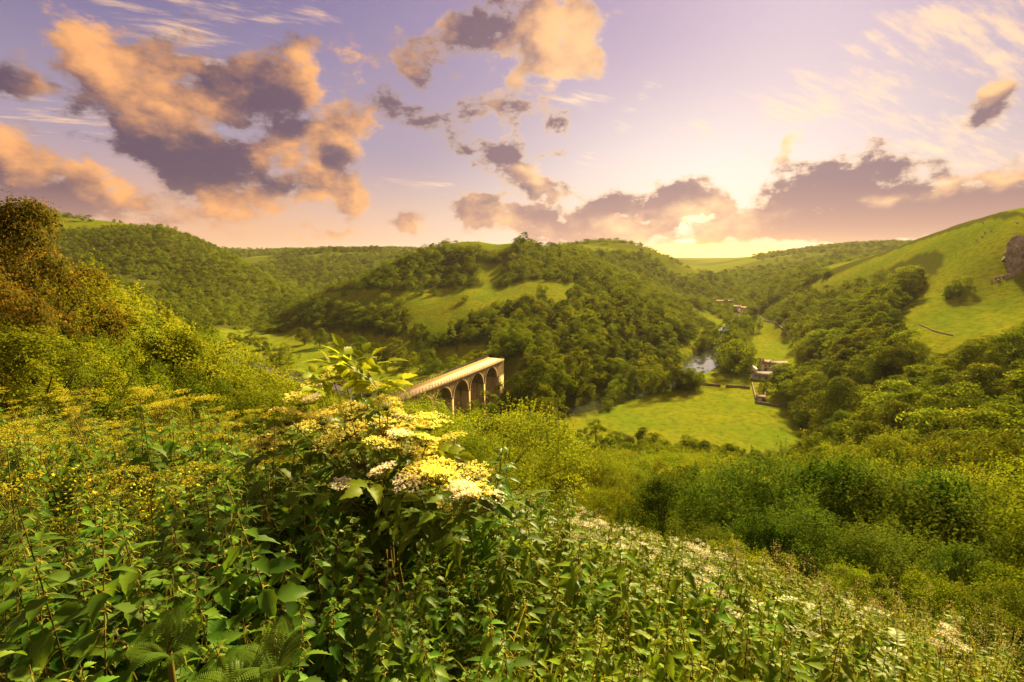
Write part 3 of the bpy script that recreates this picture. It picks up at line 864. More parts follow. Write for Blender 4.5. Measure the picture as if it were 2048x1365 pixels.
for px, py, h, k in ((1300,786,72,'mid2'),(1345,780,48,'mid4'),(1372,778,54,'mid2'),(1390,776,34,'bush0'),(1322,782,44,'bush0'),(1270,790,52,'mid4'),(1235,800,50,'mid2'),
                     (1470,746,82,'mid2'),(1452,744,32,'bush0'),(1490,744,30,'bush1'),(1478,672,50,'mid2'),(1506,664,34,'mid4'),(1462,668,36,'mid0'),(1400,700,22,'bush1'),(1378,672,22,'bush1'),(1365,678,20,'bush1'),
                     (1432,690,30,'mid4'),(1424,700,22,'bush1'),(1440,674,24,'mid0')): plant(px, py, h, k, 'river_bank')
for px, py, h, k in ((1618,776,60,'mid3'),(1634,800,84,'mid4'),(1655,866,120,'mid3'),(1685,880,130,'mid4'),(1616,738,44,'mid4'),(1515,735,18,'bush1'),(1528,782,22,'bush1')): plant(px, py, h, k, 'farm')
for px, py, h, k in ((1905,588,26,'bush0'),(1925,580,30,'bush0'),(1900,596,22,'bush1')): plant(px, py, h, k, 'right_grass')
for px, h in ((8, 22), (22, 20), (36, 18), (52, 20), (64, 12), (85, 8), (228, 7), (240, 6), (315, 6)):
    p = at(px, 434 + px * 0.03, 796); add_tree(p[0], p[1], h * 820 / FPX, 'mid4', 'left_ridge')

for k in range(90):      # belts of trees on the far skylines
    px_ = 566 + 204 * rng.random(); p = at(px_, 512, 1470 + rng.uniform(-25, 60)); add_tree(p[0], p[1], rng.uniform(10, 15), 'far2', 'far', 1.2)
for k in range(46):
    px_ = 1640 + 200 * rng.random(); p = at(px_, 490, 1330 - .6 * (px_ - 1640) + rng.uniform(-20, 20)); add_tree(p[0], p[1], rng.uniform(6, 14), 'far2', 'far', 1.1)
for k in range(16):
    px_ = 1505 + 60 * rng.random(); p = at(px_, 508, 1800 + rng.uniform(-30, 30)); add_tree(p[0], p[1], rng.uniform(9, 16), 'far2', 'far', 1.2)
# --- woods
def keep_free(x, y, z):
    k = ~meadow_mask(x, y) & via_clear(x, y)
    near = np.hypot(x, y) < 700
    k &= ~(near & (river_dist(x, y) < 3.0) & (z < 6))
    fx, fy = FARM[0], FARM[1]
    k &= ~((np.abs(x - fx) < 24) & (np.abs(y - fy) < 26))
    k &= ~((x > 250) & (z > 52) & (y < 800) & (x > .55 * y))
    return k
FARM = atz(1538, 752, 0.5)

x, y, rg = scatter(17, 112, 4.6, 5)
z = hz(x, y); k = keep_free(x, y, z); x, y, z = x[k], y[k], z[k]
px, py, dep = to_px(x, y, z)
for i in range(len(x)):
    r = math.hypot(x[i], y[i])
    h = rg.uniform(3.0, 5.2) if r < 30 else rg.uniform(4.5, 8.5)
    if x[i] > 55: h = rg.uniform(8, 14)
    elif 850 < px[i] < 1700 and r < 55:
        if rg.random() < .3: continue
        h = rg.uniform(1.6, 3.8)
    ln = lim_py(px[i])
    if px[i] < 660 and r > 22: h = max(h, min((py[i] - ln) * dep[i] / FPX * rg.uniform(.72, 1.0), 12.5))
    # lower the tree until its top clears the line
    top = to_px(x[i], y[i], z[i] + h)[1]
    if top < ln:
        hm = (py[i] - ln) * dep[i] / FPX
        if hm < 1.6: continue
        h = min(h, hm * rg.uniform(0.82, 1.0))
    if x[i] > 55: key = ('near1', 'near4', 'near0', 'near2')[rg.integers(4)]
    elif px[i] < 700: key = ('near0', 'near1', 'near2', 'near1', 'near4', 'near5')[rg.integers(6)]
    else: key = ('near1', 'near5', 'near3', 'near0')[rg.integers(4)]
    if 850 < px[i] < 1700 and r < 55: key = ('near1', 'near4', 'near3', 'near5', 'near1')[rg.integers(5)]
    if r < 30 and px[i] > 1250: key = ('near3', 'hedge0', 'hedge1', 'near1')[rg.integers(4)]
    add_tree(x[i], y[i], h, key, None, rg.uniform(0.95, 1.2))

x, y, rg = scatter(112, 430, 6.6, 6)
z = hz(x, y); k = keep_free(x, y, z); x, y, z = x[k], y[k], z[k]
px, py, dep = to_px(x, y, z)
for i in range(len(x)):
    reg = region_of(x[i], y[i], px[i], py[i])
    h = {'right_wood': rg.uniform(10, 18), 'near_slope': rg.uniform(6, 11), 'left_hill': rg.uniform(6, 11), 'middle_hill': rg.uniform(5.5, 11)}.get(reg, 9)
    ln = lim_py(px[i]) if reg == 'near_slope' or (reg == 'right_wood' and y[i] < 190) else -1e9
    if ln > 0:
        hm = (py[i] - ln) * dep[i] / FPX
        if hm < 2: continue
        h = min(h, hm)
    if reg != 'right_wood' and rg.random() < (0.24 if reg == 'middle_hill' else 0.12): continue
    pool = ('mid0', 'mid1', 'mid2', 'mid8', 'mid3', 'mid4', 'mid5', 'mid6') if reg == 'right_wood' else ('mid0', 'mid2', 'mid8', 'mid3', 'mid4', 'bush0', 'mid5', 'mid6', 'mid7')
    add_tree(x[i], y[i], h, pool[rg.integers(len(pool))], reg, rg.uniform(0.95, 1.25))

x, y, rg = scatter(430, 960, 7.6, 7)
z = hz(x, y); k = keep_free(x, y, z)
op = fbm(x / 70, y / 70, 33) * 2
k &= (op > -0.42)
x, y, z = x[k], y[k], z[k]
for i in range(len(x)):
    reg = region_of(x[i], y[i], 0, 0)
    ridge = z[i] > 62 and x[i] > -100
    if ridge and rg.random() < 0.35: continue
    h = rg.uniform(5, 9.5)
    if x[i] < -150: h = rg.uniform(4.5, 8.0) * (1.0 if z[i] < 70 else 0.75)
    add_tree(x[i], y[i], h, ('far0', 'far1', 'far2', 'far3', 'far1')[rg.integers(5)], reg, rg.uniform(1.0, 1.35))

x, y, rg = scatter(960, 2600, 15.0, 8)
z = hz(x, y)
wood = fbm(x / 320, y / 320, 21) + fbm(x / 90, y / 90, 27) * 0.5
k = (wood > 0.04) | ((x < -60) & (x > -650) & (y < 1450) & (z < 66)) | ((x > 330) & (x < 900) & (y < 1150) & (wood > -0.12))
k |= (np.abs(wood + 0.1) < 0.006)
k &= ~((y > 1200) & (x > .30 * y) & (x < .50 * y))
x, y, z = x[k], y[k], z[k]
for i in range(len(x)):
    add_tree(x[i], y[i], rg.uniform(8, 13), ('far0', 'far1', 'far2', 'far1')[rg.integers(4)], 'far', rg.uniform(1.0, 1.5))

# --- which ones show largest: paint front to back on a coarse picture
def visible_area():
    W, H = 512, 341
    buf = np.zeros((H, W), bool)
    order = np.argsort([math.hypot(t[0], t[1]) for t in TREES])
    area = np.zeros(len(TREES))
    gxx, gyy = np.meshgrid(np.arange(W), np.arange(H))
    for i in order:
        t = TREES[i]
        px, py, dep = to_px(t[0], t[1], t[2] + t[3] * 0.55)
        px, py, rad = px / 4, py / 4, t[3] * 0.42 * FPX / dep / 4
        if px < -rad or px > W + rad or py < -rad or py > H + rad or t[1] < 1: continue
        if rad < 0.4: continue
        x0, x1, y0, y1 = max(int(px - rad), 0), min(int(px + rad) + 1, W), max(int(py - rad), 0), min(int(py + rad) + 1, H)
        if x1 <= x0 or y1 <= y0: continue
        m = ((gxx[y0:y1, x0:x1] - px) ** 2 + (gyy[y0:y1, x0:x1] - py) ** 2) < rad * rad
        b = buf[y0:y1, x0:x1]
        area[i] = (m & ~b).sum(); b |= m
    return area
AREA = visible_area()
is_bush = np.array([t[4][:4] in ('bush', 'hedg') or t[4] in ('near1', 'near3', 'near4', 'near5') for t in TREES])
solo = set()
for kind, cap in ((True, 230), (False, 290)):
    ids = np.where(is_bush == kind)[0]
    ids = ids[np.argsort(-AREA[ids])][:cap]
    solo |= {int(i) for i in ids if AREA[i] >= 3}
solo |= {i for i, t in enumerate(TREES) if t[8] or (t[7] in ('left_meadow', 'river_bank', 'viaduct_foot', 'farm', 'summit', 'hill_meadow', 'right_grass') and i < 140)}

WHERE = {'summit': 'on the bare summit of the hill behind the viaduct', 'left_meadow': 'beside the grassy meadow beyond the viaduct', 'hill_meadow': 'on the grass band across the hill behind the viaduct',
         'viaduct_foot': 'growing at the foot of the viaduct', 'river_bank': 'on the bank of the river', 'farm': 'close beside the stone farmhouse', 'right_grass': 'on the steep open grass hill with the crag',
         'left_ridge': 'on the skyline of the long wooded ridge', 'left_hill': 'on the long hillside beyond the copper tree', 'right_wood': 'in the dense wood climbing from the farm',
         'near_slope': 'on the slope below the nettle bank', 'middle_hill': 'on the wooded hill behind the viaduct', 'far': 'on the far hills below the sunset'}
LOOK = {'broadleaf': 'mid green', 'darkleaf': 'dark green', 'brightleaf': 'yellow-green', 'copperleaf': 'copper', 'hedgeleaf': 'deep bluish green'}
SHP = {'mid0': 'broad-crowned tree', 'mid1': 'tall slender-crowned tree', 'mid2': 'round-crowned tree', 'mid3': 'broad-crowned tree', 'mid4': 'round-crowned tree', 'mid5': 'round-crowned tree', 'mid6': 'ragged slender tree', 'mid7': 'narrow columnar tree', 'mid8': 'ragged broad tree'}
stuff = {}
for i, t in enumerate(TREES):
    x, y, z, h, key, yaw, sq, reg, special = t
    crown, trunk = PROTO[key]
    if i not in solo:
        stuff.setdefault(('near' if key[:4] in ('near', 'hedg') else 'mid' if key[:3] in ('mid', 'bus') else 'far'), []).append(t); continue
    bush = bool(is_bush[i])
    shp = SHP.get(key, 'leafy bush' if bush else 'leafy tree')
    look = LOOK[crown.materials[0].name]
    where = WHERE[reg]; r = math.hypot(x, y)
    if reg == 'near_slope':
        where = ('just below the nettles' if r < 32 else 'half way down the near slope' if r < 70 else 'low on the near slope') + (' towards the copper tree' if x < -.35 * y else ' towards the viaduct' if x < .12 * y else ' towards the farm')
    elif reg == 'right_wood':
        where = 'in the dense wood ' + ('along its foot near the farm' if z < 14 else 'part way up its slope' if z < 30 else 'along its upper edge')
    elif reg == 'middle_hill':
        where = 'behind the viaduct, ' + ('low by the river' if z < 12 else 'on the lower hill' if z < 26 else 'near the grass band')
    size = ('low ' if h < 3 else 'tall ' if h > 5.5 else '') if bush else ('small ' if h < 7.5 else 'tall ' if h > 12.5 else '')
    look = size + look
    lab = special or '%s %s %s' % (look, shp, where)
    o = thing('bush' if bush else 'broadleaf_tree', lab, 'bush' if bush else 'tree', (x, y, z), yaw, None if special else '%s %s %s' % (look, shp.replace('bush', 'bushe') + 's', where))
    o.scale = (h * sq, h * sq, h)
    link('crown', crown, parent=o); link('trunk', trunk, parent=o)

def gn_scatter(name, pts, protos, mats=None, label=None):
    """one object that carries a plant at each of its points"""
    me = bpy.data.meshes.new(name); n = len(pts)
    me.vertices.add(n)
    me.vertices.foreach_set('co', np.array([p[:3] for p in pts], np.float32).ravel())
    def at_(nm, typ, arr):
        a = me.attributes.new(nm, typ, 'POINT')
        a.data.foreach_set('vector' if typ == 'FLOAT_VECTOR' else 'value', np.asarray(arr).ravel())
    at_('sc', 'FLOAT_VECTOR', np.array([p[3] for p in pts], np.float32))
    at_('ro', 'FLOAT_VECTOR', np.array([p[4] for p in pts], np.float32))
    at_('ix', 'INT', np.array([p[5] for p in pts], np.int32))
    col = bpy.data.collections.new(name + '_kinds')
    for i, p in enumerate(protos):
        po = bpy.data.objects.new('%s_kind_%02d' % (name, i), p); col.objects.link(po)
    g = bpy.data.node_groups.new(name, 'GeometryNodeTree')
    g.interface.new_socket('Geometry', in_out='INPUT', socket_type='NodeSocketGeometry')
    g.interface.new_socket('Geometry', in_out='OUTPUT', socket_type='NodeSocketGeometry')
    N, L = g.nodes.new, g.links.new
    gi, go = N('NodeGroupInput'), N('NodeGroupOutput')
    ci = N('GeometryNodeCollectionInfo'); ci.inputs['Collection'].default_value = col
    ci.inputs['Separate Children'].default_value = True; ci.inputs['Reset Children'].default_value = True
    ip = N('GeometryNodeInstanceOnPoints'); ip.inputs['Pick Instance'].default_value = True
    def na(nm, typ):
        a = N('GeometryNodeInputNamedAttribute'); a.data_type = typ; a.inputs['Name'].default_value = nm; return a.outputs[0]
    L(gi.outputs[0], ip.inputs['Points']); L(ci.outputs[0], ip.inputs['Instance'])
    L(na('ix', 'INT'), ip.inputs['Instance Index'])
    e2r = N('FunctionNodeEulerToRotation'); L(na('ro', 'FLOAT_VECTOR'), e2r.inputs[0]); L(e2r.outputs[0], ip.inputs['Rotation'])
    L(na('sc', 'FLOAT_VECTOR'), ip.inputs['Scale']); L(ip.outputs[0], go.inputs[0])
    o = link(name, me, kind='stuff')
    if label: o['label'] = label
    md = o.modifiers.new('plants', 'NODES'); md.node_group = g
    return o

def merged(key):
    """crown and trunk of a kind as one mesh"""
    c, t = PROTO[key]
    bm = bmesh.new(); bm.from_mesh(c); n = len(bm.faces); bm.from_mesh(t)
    bm.faces.ensure_lookup_table()
    for f in bm.faces[n:]: f.material_index = 1
    me = bpy.data.meshes.new('tree_' + key); bm.to_mesh(me); bm.free()
    me.materials.append(c.materials[0]); me.materials.append(MAT['bark'])
    return me
STUFF_NAME = {'near': ('slope_thicket', 'leafy thicket filling the slope below the nettle bank'), 'mid': ('woodland', 'unbroken woodland canopy filling the valley sides'), 'far': ('distant_woodland', 'distant woods reading as one mass on the far hills')}
for cls, lst in stuff.items():
    keys = sorted({t[4] for t in lst}); ix = {k: i for i, k in enumerate(keys)}
    pts = [(t[0], t[1], t[2], (t[3] * t[6], t[3] * t[6], t[3]), (0, 0, t[5]), ix[t[4]]) for t in lst]
    gn_scatter(STUFF_NAME[cls][0], pts, [merged(k) for k in keys], label=STUFF_NAME[cls][1])
print('trees', len(TREES), 'solo', len(solo), {k: len(v) for k, v in stuff.items()})

# ------------------------------------------------------------------ masonry materials
def mat_stone(name, c1, c2, c3, course=0.45, stain=0.6, moss=0.25):
    m, nt, out = new_mat(name); p = objpos(nt)
    sp = nt.nodes.new('ShaderNodeSeparateXYZ'); nt.links.new(p.s, sp.inputs[0])
    X, Y, Z = (S(nt, o) for o in sp.outputs)
    cb = nt.nodes.new('ShaderNodeCombineXYZ'); nt.links.new((X + Y).s, cb.inputs[0]); nt.links.new(Z.s, cb.inputs[1])
    br = nt.nodes.new('ShaderNodeTexBrick'); nt.links.new(cb.outputs[0], br.inputs['Vector'])
    br.inputs['Scale'].default_value = 1.0; br.inputs['Brick Width'].default_value = course * 2.1; br.inputs['Row Height'].default_value = course
    br.inputs['Mortar Size'].default_value = 0.025; br.inputs['Mortar Smooth'].default_value = 0.3; br.inputs['Bias'].default_value = 0.0
    br.inputs['Color1'].default_value = (*c1, 1); br.inputs['Color2'].default_value = (*c2, 1); br.inputs['Mortar'].default_value = (c1[0] * .45, c1[1] * .45, c1[2] * .45, 1)
    n1 = noise(nt, p, 0.45, 6, 0.65); n2 = noise(nt, p, 3.0, 4, 0.6)
    vs = noise(nt, S(nt, vmath(nt, 'MULTIPLY', p, (1.3, 1.3, 0.12)).outputs[0]), 1.0, 5, 0.6)
    col = mixc(nt, n1.smooth(0.42, 0.68) * 0.7, S(nt, br.outputs[0]), c3)
    col = mixc(nt, vs.smooth(0.5, 0.68) * stain, col, (0.045, 0.033, 0.022))
    col = mixc(nt, n2.smooth(0.58, 0.74) * moss, col, (0.20, 0.17, 0.03))
    bsdf(nt, out, col, 0.95, 0.1, bump(nt, S(nt, br.outputs[1]) * -0.6 + n2 * 0.5, 0.7, 0.06))
    return m

def mat_plain(name, c1, c2, scale=2.0, rough=0.9, spec=0.1, bmp=0.3):
    m, nt, out = new_mat(name); p = objpos(nt)
    n = noise(nt, p, scale, 6, 0.65)
    bsdf(nt, out, mixc(nt, n.smooth(0.3, 0.7), c1, c2), rough, spec, bump(nt, n, bmp, 0.05))
    return m

MAT['viaduct_stone'] = mat_stone('viaduct_stone', (0.38, 0.275, 0.11), (0.52, 0.38, 0.15), (0.54, 0.42, 0.15))
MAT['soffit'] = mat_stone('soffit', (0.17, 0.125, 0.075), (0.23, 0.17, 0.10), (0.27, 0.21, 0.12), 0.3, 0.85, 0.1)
MAT['ring_brick'] = mat_stone('ring_brick', (0.24, 0.165, 0.09), (0.32, 0.22, 0.12), (0.36, 0.26, 0.13), 0.3, 0.35, 0.1)
MAT['gravel'] = mat_plain('gravel', (0.46, 0.33, 0.20), (0.60, 0.44, 0.28), 1.2)
MAT['verge'] = mat_plain('verge', (0.17, 0.13, 0.02), (0.28, 0.17, 0.04), 2.5)
MAT['rail_iron'] = mat_plain('rail_iron', (0.045, 0.03, 0.015), (0.10, 0.065, 0.03), 4.0, 0.7, 0.3)
MAT['house_stone'] = mat_stone('house_stone', (0.62, 0.53, 0.36), (0.74, 0.65, 0.46), (0.70, 0.58, 0.38), 0.3, 0.25, 0.05)
MAT['slate'] = mat_stone('slate', (0.20, 0.165, 0.15), (0.28, 0.23, 0.20), (0.30, 0.26, 0.22), 0.25, 0.2, 0.1)
MAT['slate_old'] = mat_stone('slate_old', (0.24, 0.16, 0.10), (0.30, 0.21, 0.13), (0.26, 0.2, 0.10), 0.25, 0.2, 0.2)
MAT['limewash'] = mat_plain('limewash', (0.74, 0.66, 0.52), (0.82, 0.76, 0.64), 1.0)
MAT['dark_opening'] = mat_plain('dark_opening', (0.02, 0.018, 0.014), (0.035, 0.03, 0.02), 1.0, 0.3, 0.5, 0.0)
MAT['dry_stone'] = mat_stone('dry_stone', (0.22, 0.18, 0.12), (0.34, 0.29, 0.20), (0.30, 0.27, 0.15), 0.2, 0.4, 0.3)
MAT['yard'] = mat_plain('yard', (0.34, 0.24, 0.12), (0.42, 0.32, 0.18), 0.6)
MAT['limestone'] = mat_plain('limestone', (0.20, 0.15, 0.125), (0.42, 0.34, 0.28), 0.35, 0.95, 0.1, 0.9)
MAT['wool'] = mat_plain('wool', (0.6, 0.56, 0.48), (0.75, 0.7, 0.6), 8.0)
MAT['paint_silver'] = mat_plain('paint_silver', (0.5, 0.5, 0.5), (0.56, 0.56, 0.56), 1.0, 0.25, 0.6, 0.0)
MAT['paint_dark'] = mat_plain('paint_dark', (0.03, 0.035, 0.05), (0.04, 0.045, 0.06), 1.0, 0.25, 0.6, 0.0)

def box(x0, x1, y0, y1, z0, z1):
    v = np.array([(x, y, z) for z in (z0, z1) for y in (y0, y1) for x in (x0, x1)], float)
    f = np.array([(0, 2, 3, 1), (4, 5, 7, 6), (0, 1, 5, 4), (2, 6, 7, 3), (0, 4, 6, 2), (1, 3, 7, 5)])
    return v, f

def part(name, parts, mat, parent, smooth=False):
    v, f = join(parts if isinstance(parts, list) else [parts])
    return link(name, mesh_np(name, v, f, f.shape[1], smooth), mat, parent)

# ------------------------------------------------------------------ viaduct
DECK, HALF, RAD, SPRING = 21.75, 4.1, 5.55, 14.6
CENT = [1.35 + 12.95 * k for k in range(5)]
via = thing('viaduct', 'old stone railway viaduct with tall round arches and pale gravel track', 'viaduct', (VIA_A[0], VIA_A[1], 0), math.atan2(VDIR[1], VDIR[0]))
S0, S1 = -34.0, 66.0
# side walls above the arches: one each side
for side in (-1, 1):
    y1 = side * HALF; y0 = side * (HALF - 0.9)
    V, F = [], []
    def quad(a, b, c, d):
        o = len(V); V.extend([a, b, c, d]); F.append((o, o + 1, o + 2, o + 3))
    xs = []
    for c in CENT:
        xs += [c - RAD * math.cos(math.pi * k / 20) for k in range(21)]
    xs = [S0] + xs + [S1]
    def low(x):
        for c in CENT:
            if abs(x - c) <= RAD + 1e-6: return SPRING + math.sqrt(max(RAD ** 2 - (x - c) ** 2, 0))
        return SPRING - 16
    for a, b in zip(xs[:-1], xs[1:]):
        m = 0.5 * (a + b)
        inside = any(abs(m - c) < RAD for c in CENT)
        za, zb = (low(a), low(b)) if inside else ((SPRING, SPRING) if a > S0 and b < S1 else (SPRING - 16, SPRING - 16))
        for yy in (y0, y1):
            q = [(a, yy, za), (b, yy, zb), (b, yy, DECK), (a, yy, DECK)]
            quad(*(q if yy == y1 and side < 0 or yy == y0 and side > 0 else q[::-1]))
        if inside: quad((a, y0, za), (b, y0, zb), (b, y1, zb), (a, y1, za))
    part('spandrel_wall', (np.array(V), np.array(F)), MAT['viaduct_stone'], via)
for c in CENT:
    ring = [(c - RAD * math.cos(math.pi * k / 24), SPRING + RAD * math.sin(math.pi * k / 24)) for k in range(25)]
    v, f = [], []
    for k, (x, z) in enumerate(ring):
        v += [(x, -HALF + .9, z), (x, HALF - .9, z)]
        if k: f.append((2 * k - 2, 2 * k - 1, 2 * k + 1, 2 * k))
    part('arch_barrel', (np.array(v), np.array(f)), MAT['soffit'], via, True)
    for side in (-1, 1):
        v, f = [], []
        for k, (x, z) in enumerate(ring):
            ux, uz = (x - c) / RAD, (z - SPRING) / RAD
            for rr, yy in ((-0.04, side * (HALF - .85)), (-0.04, side * (HALF + .09)), (0.72, side * (HALF + .09)), (0.72, side * (HALF - .05))):
                v.append((x + ux * rr, yy, z + uz * rr))
            if k:
                o = 4 * k
                for q in range(3): f.append((o - 4 + q, o - 3 + q, o + 1 + q, o + q))
        part('arch_ring', (np.array(v), np.array(f)), MAT['ring_brick'], via)
piers = [CENT[0] - 6.475] + [c + 6.475 for c in CENT]
for k, s in enumerate(piers):
    w = 0.93
    x0, x1 = s - w, s + w
    if k == 0: x0 = S0
    if k == len(piers) - 1: x1 = S1
    part('pier', [box(x0 + .01, x1 - .01, -HALF - .004, HALF + .004, -3, SPRING - .2), box(x0 - .25, x1 + .25, -HALF - .22, HALF + .22, -3.2, 2.2)], MAT['viaduct_stone'], via)
    part('impost_band', box(x0 - .16, x1 + .16, -HALF - .16, HALF + .16, SPRING - .2, SPRING + .12), MAT['ring_brick'], via)
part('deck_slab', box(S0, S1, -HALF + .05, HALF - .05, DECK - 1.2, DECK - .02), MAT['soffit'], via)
for side in (-1, 1):
    part('cornice', [box(S0, S1, min(side * (HALF - .5), side * (HALF + .34)), max(side * (HALF - .5), side * (HALF + .34)), DECK + .002, DECK + .3),
                     box(S0, S1, min(side * (HALF - .45), side * (HALF + .18)), max(side * (HALF - .45), side * (HALF + .18)), DECK - .5, DECK - .002)], MAT['ring_brick'], via)
part('grass_verge', box(S0, S1, 1.9, HALF - .52, DECK - .01, DECK + .2), MAT['verge'], via)
part('gravel_track', box(S0, S1, -HALF + .52, 1.9, DECK - .01, DECK + .16), MAT['gravel'], via)
_pv, _pf = box(-.07, .07, -.07, .07, 0, 1.45)
post_me = mesh_np('railing_post', _pv, _pf, 4); post_me.materials.append(MAT['rail_iron'])
for side in (-1, 1):
    for k in range(41):
        o = link('railing_post', post_me, parent=via); o.location = (-14 + k * 1.95, side * (HALF - .05), DECK + .25)
    for zz in (.75, 1.35):
        part('rail', box(-14, 65.5, side * (HALF - .05) - .03, side * (HALF - .05) + .03, DECK + zz, DECK + zz + .06), MAT['rail_iron'], via)

# ------------------------------------------------------------------ farm in the valley
def house(name, label, px, py, w, d, eave, ridge, rotz, wall, roof, windows=(), doors=(), chim=(), hue=None):
    p = ground(px, py); z = p[2]
    t = thing(name, label, 'house' if 'barn' not in name and 'shed' not in name else 'barn', (p[0], p[1], z - 0.15), rotz)
    hw, hd = w / 2, d / 2
    V = np.array([(-hw, -hd, -.8), (hw, -hd, -.8), (hw, hd, -.8), (-hw, hd, -.8), (-hw, -hd, eave), (hw, -hd, eave), (hw, hd, eave), (-hw, hd, eave), (-hw, 0, ridge), (hw, 0, ridge)], float)
    me = bpy.data.meshes.new('wall'); me.from_pydata(V.tolist(), [], [(0, 1, 5, 4), (1, 2, 6, 9, 5), (2, 3, 7, 6), (3, 0, 4, 8, 7)]); me.update()
    link('wall', me, MAT[wall], t)
    for s in (-1, 1):
        o = 0.35; zt = 0.16; k = (ridge - eave) / hd
        v = np.array([(-hw - o, s * (hd + o), eave - k * o + .03), (hw + o, s * (hd + o), eave - k * o + .03), (hw + o, 0, ridge + .03), (-hw - o, 0, ridge + .03)], float)
        v = np.concatenate([v, v + np.array([0, 0, zt])])
        f = np.array([(0, 3, 2, 1), (4, 5, 6, 7), (0, 1, 5, 4), (1, 2, 6, 5), (2, 3, 7, 6), (3, 0, 4, 7)])
        part('roof_slope', (v, f), MAT[roof], t)
    part('ridge_tiles', box(-hw - .4, hw + .4, -.16, .16, ridge + .1, ridge + .3), MAT[roof], t)
    for (wx, wz, ww, wh) in windows:
        f = part('window', box(wx - ww / 2, wx + ww / 2, -hd - .04, -hd + .1, wz, wz + wh), MAT['dark_opening'], t)
        part('sill', box(wx - ww / 2 - .1, wx + ww / 2 + .1, -hd - .14, -hd + .1, wz - .14, wz - .002), MAT['limewash'], f)
    for (wx, ww, wh) in doors:
        part('door', box(wx - ww / 2, wx + ww / 2, -hd - .05, -hd + .1, -.3, wh), MAT['dark_opening'], t)
    for cx in chim:
        c = part('chimney', box(cx - .4, cx + .4, -.4, .4, ridge - .6, ridge + 1.3), MAT[wall], t)
        part('chimney_pot', box(cx - .15, cx + .15, -.15, .15, ridge + 1.3, ridge + 1.75), MAT['slate_old'], c)
    return t
house('farmhouse', 'pale stone farmhouse under a brown stone roof beside the river meadow', 1530.5, 740, 5.6, 6.0, 4.6, 6.6, R(-6), 'house_stone', 'slate_old', [(-1.3, 2.7, .8, 1.1), (1.4, 2.7, .9, 1.1), (1.3, .7, .9, 1.1)], [(-1.2, 1.1, 1.9)], [-2.2])
house('long_barn', 'long stone barn with grey slate roof joined to the farmhouse', 1556, 741, 9.6, 6.0, 3.9, 6.0, R(-6), 'house_stone', 'slate', [(-3.0, 1.0, 1.0, 1.0), (1.6, 1.0, .9, .9)], [(0.0, 1.6, 2.2), (3.4, 1.8, 2.2)])
house('low_barn', 'low barn with plain grey slate roof in front of the farmhouse yard', 1529, 759, 13.0, 5.2, 2.6, 4.7, R(-8), 'house_stone', 'slate', [(-3.5, 1.0, .9, .8), (3.2, 1.0, .9, .8)], [(0, 1.6, 2.0)])
house('white_shed', 'whitewashed shed with pale roof at the end of the low barn', 1504, 745, 4.6, 4.4, 2.4, 3.8, R(58), 'limewash', 'limewash', [(0, 1.0, .8, .8)], [(1.2, .9, 1.8)])
house('garden_shed', 'small pink-roofed garden outbuilding below the low barn', 1521, 800, 3.6, 2.6, 1.6, 2.5, R(-4), 'limewash', 'slate_old', [], [(0.6, .8, 1.5)])
for (px, py, w, e, rr, lab) in ((1442, 612, 13, 5.5, 8.5, 'cottage with tall chimney highest in the hamlet up the valley'), (1462, 612, 8, 6, 8.2, 'pale square cottage in the hamlet up the valley'),
                                (1474, 622, 9, 4.5, 7.5, 'brown roofed cottage among trees in the hamlet up the valley'), (1488, 626, 8, 5.0, 8.0, 'pale gabled cottage at the near end of the hamlet up the valley')):
    house('cottage', lab, px, py, w, 7, e, rr, R(-30), 'limewash', 'slate_old', [(-2, 2.8, 1, 1.2), (2, 2.8, 1, 1.2)], [(0, 1.1, 2)], [w / 2 - .8])
_yp = [ground(*q)[:2] for q in ((1498, 744), (1520, 742), (1562, 745), (1566, 752), (1545, 754), (1500, 752))]
link('farmyard', mesh_np('farmyard', [(p[0], p[1], float(hz(p[0], p[1])) + .06) for p in _yp], list(range(6))[::-1], 6), MAT['yard'], kind='structure')

def stone_wall(name, label, pts, h=1.3, w=0.6, step=2.0):
    q = [ground(*p) for p in pts]; pl = []
    for a, b in zip(q[:-1], q[1:]):
        n = max(1, int(np.linalg.norm(b - a) / step))
        pl += [a + (b - a) * k / n for k in range(n)]
    pl.append(q[-1]); pl = np.array(pl); o = pl[0].copy()
    V, F = [], []
    for i, p in enumerate(pl):
        t = unit((pl[min(i + 1, len(pl) - 1)] - pl[max(i - 1, 0)])[:2]); nn = np.array([-t[1], t[0]])
        z = float(hz(p[0], p[1])); hh = h * rng.uniform(.82, 1.12)
        for s, zz, ww in ((-1, -.4, w), (-1, hh * .9, w * .7), (0, hh, 0), (1, hh * .9, w * .7), (1, -.4, w)):
            V.append((p[0] + nn[0] * s * ww / 2 - o[0], p[1] + nn[1] * s * ww / 2 - o[1], z + zz - o[2]))
    for i in range(len(pl) - 1):
        for k in range(4): F.append((i * 5 + k, i * 5 + k + 1, i * 5 + 6 + k, i * 5 + 5 + k))
    ob = link(name, mesh_np(name, V, F, 4), MAT['dry_stone'], label=label, category='wall'); ob.location = o
stone_wall('dry_stone_wall', 'dry stone wall crossing the river meadow as far as its gap', [(1390, 769), (1415, 771), (1441, 773)])
stone_wall('dry_stone_wall', 'short dry stone wall between the meadow gap and the farm garden', [(1452, 775), (1478, 775), (1500, 778)])
stone_wall('dry_stone_wall', 'tumbledown stone wall along the low edge of the farm garden', [(1510, 806), (1545, 812), (1586, 812)], 1.0)
stone_wall('garden_wall', 'pale wall standing upright between the two garden plots', [(1530, 788), (1531, 803)], 1.5, .7)
stone_wall('garden_wall', 'dark wall on the meadow side of the farm garden', [(1504, 768), (1508, 785), (1512, 803)], 1.2)
stone_wall('field_wall', 'stone field wall climbing the open grass hill below the crag', [(1835, 648), (1870, 664), (1905, 672)], .55, .3)
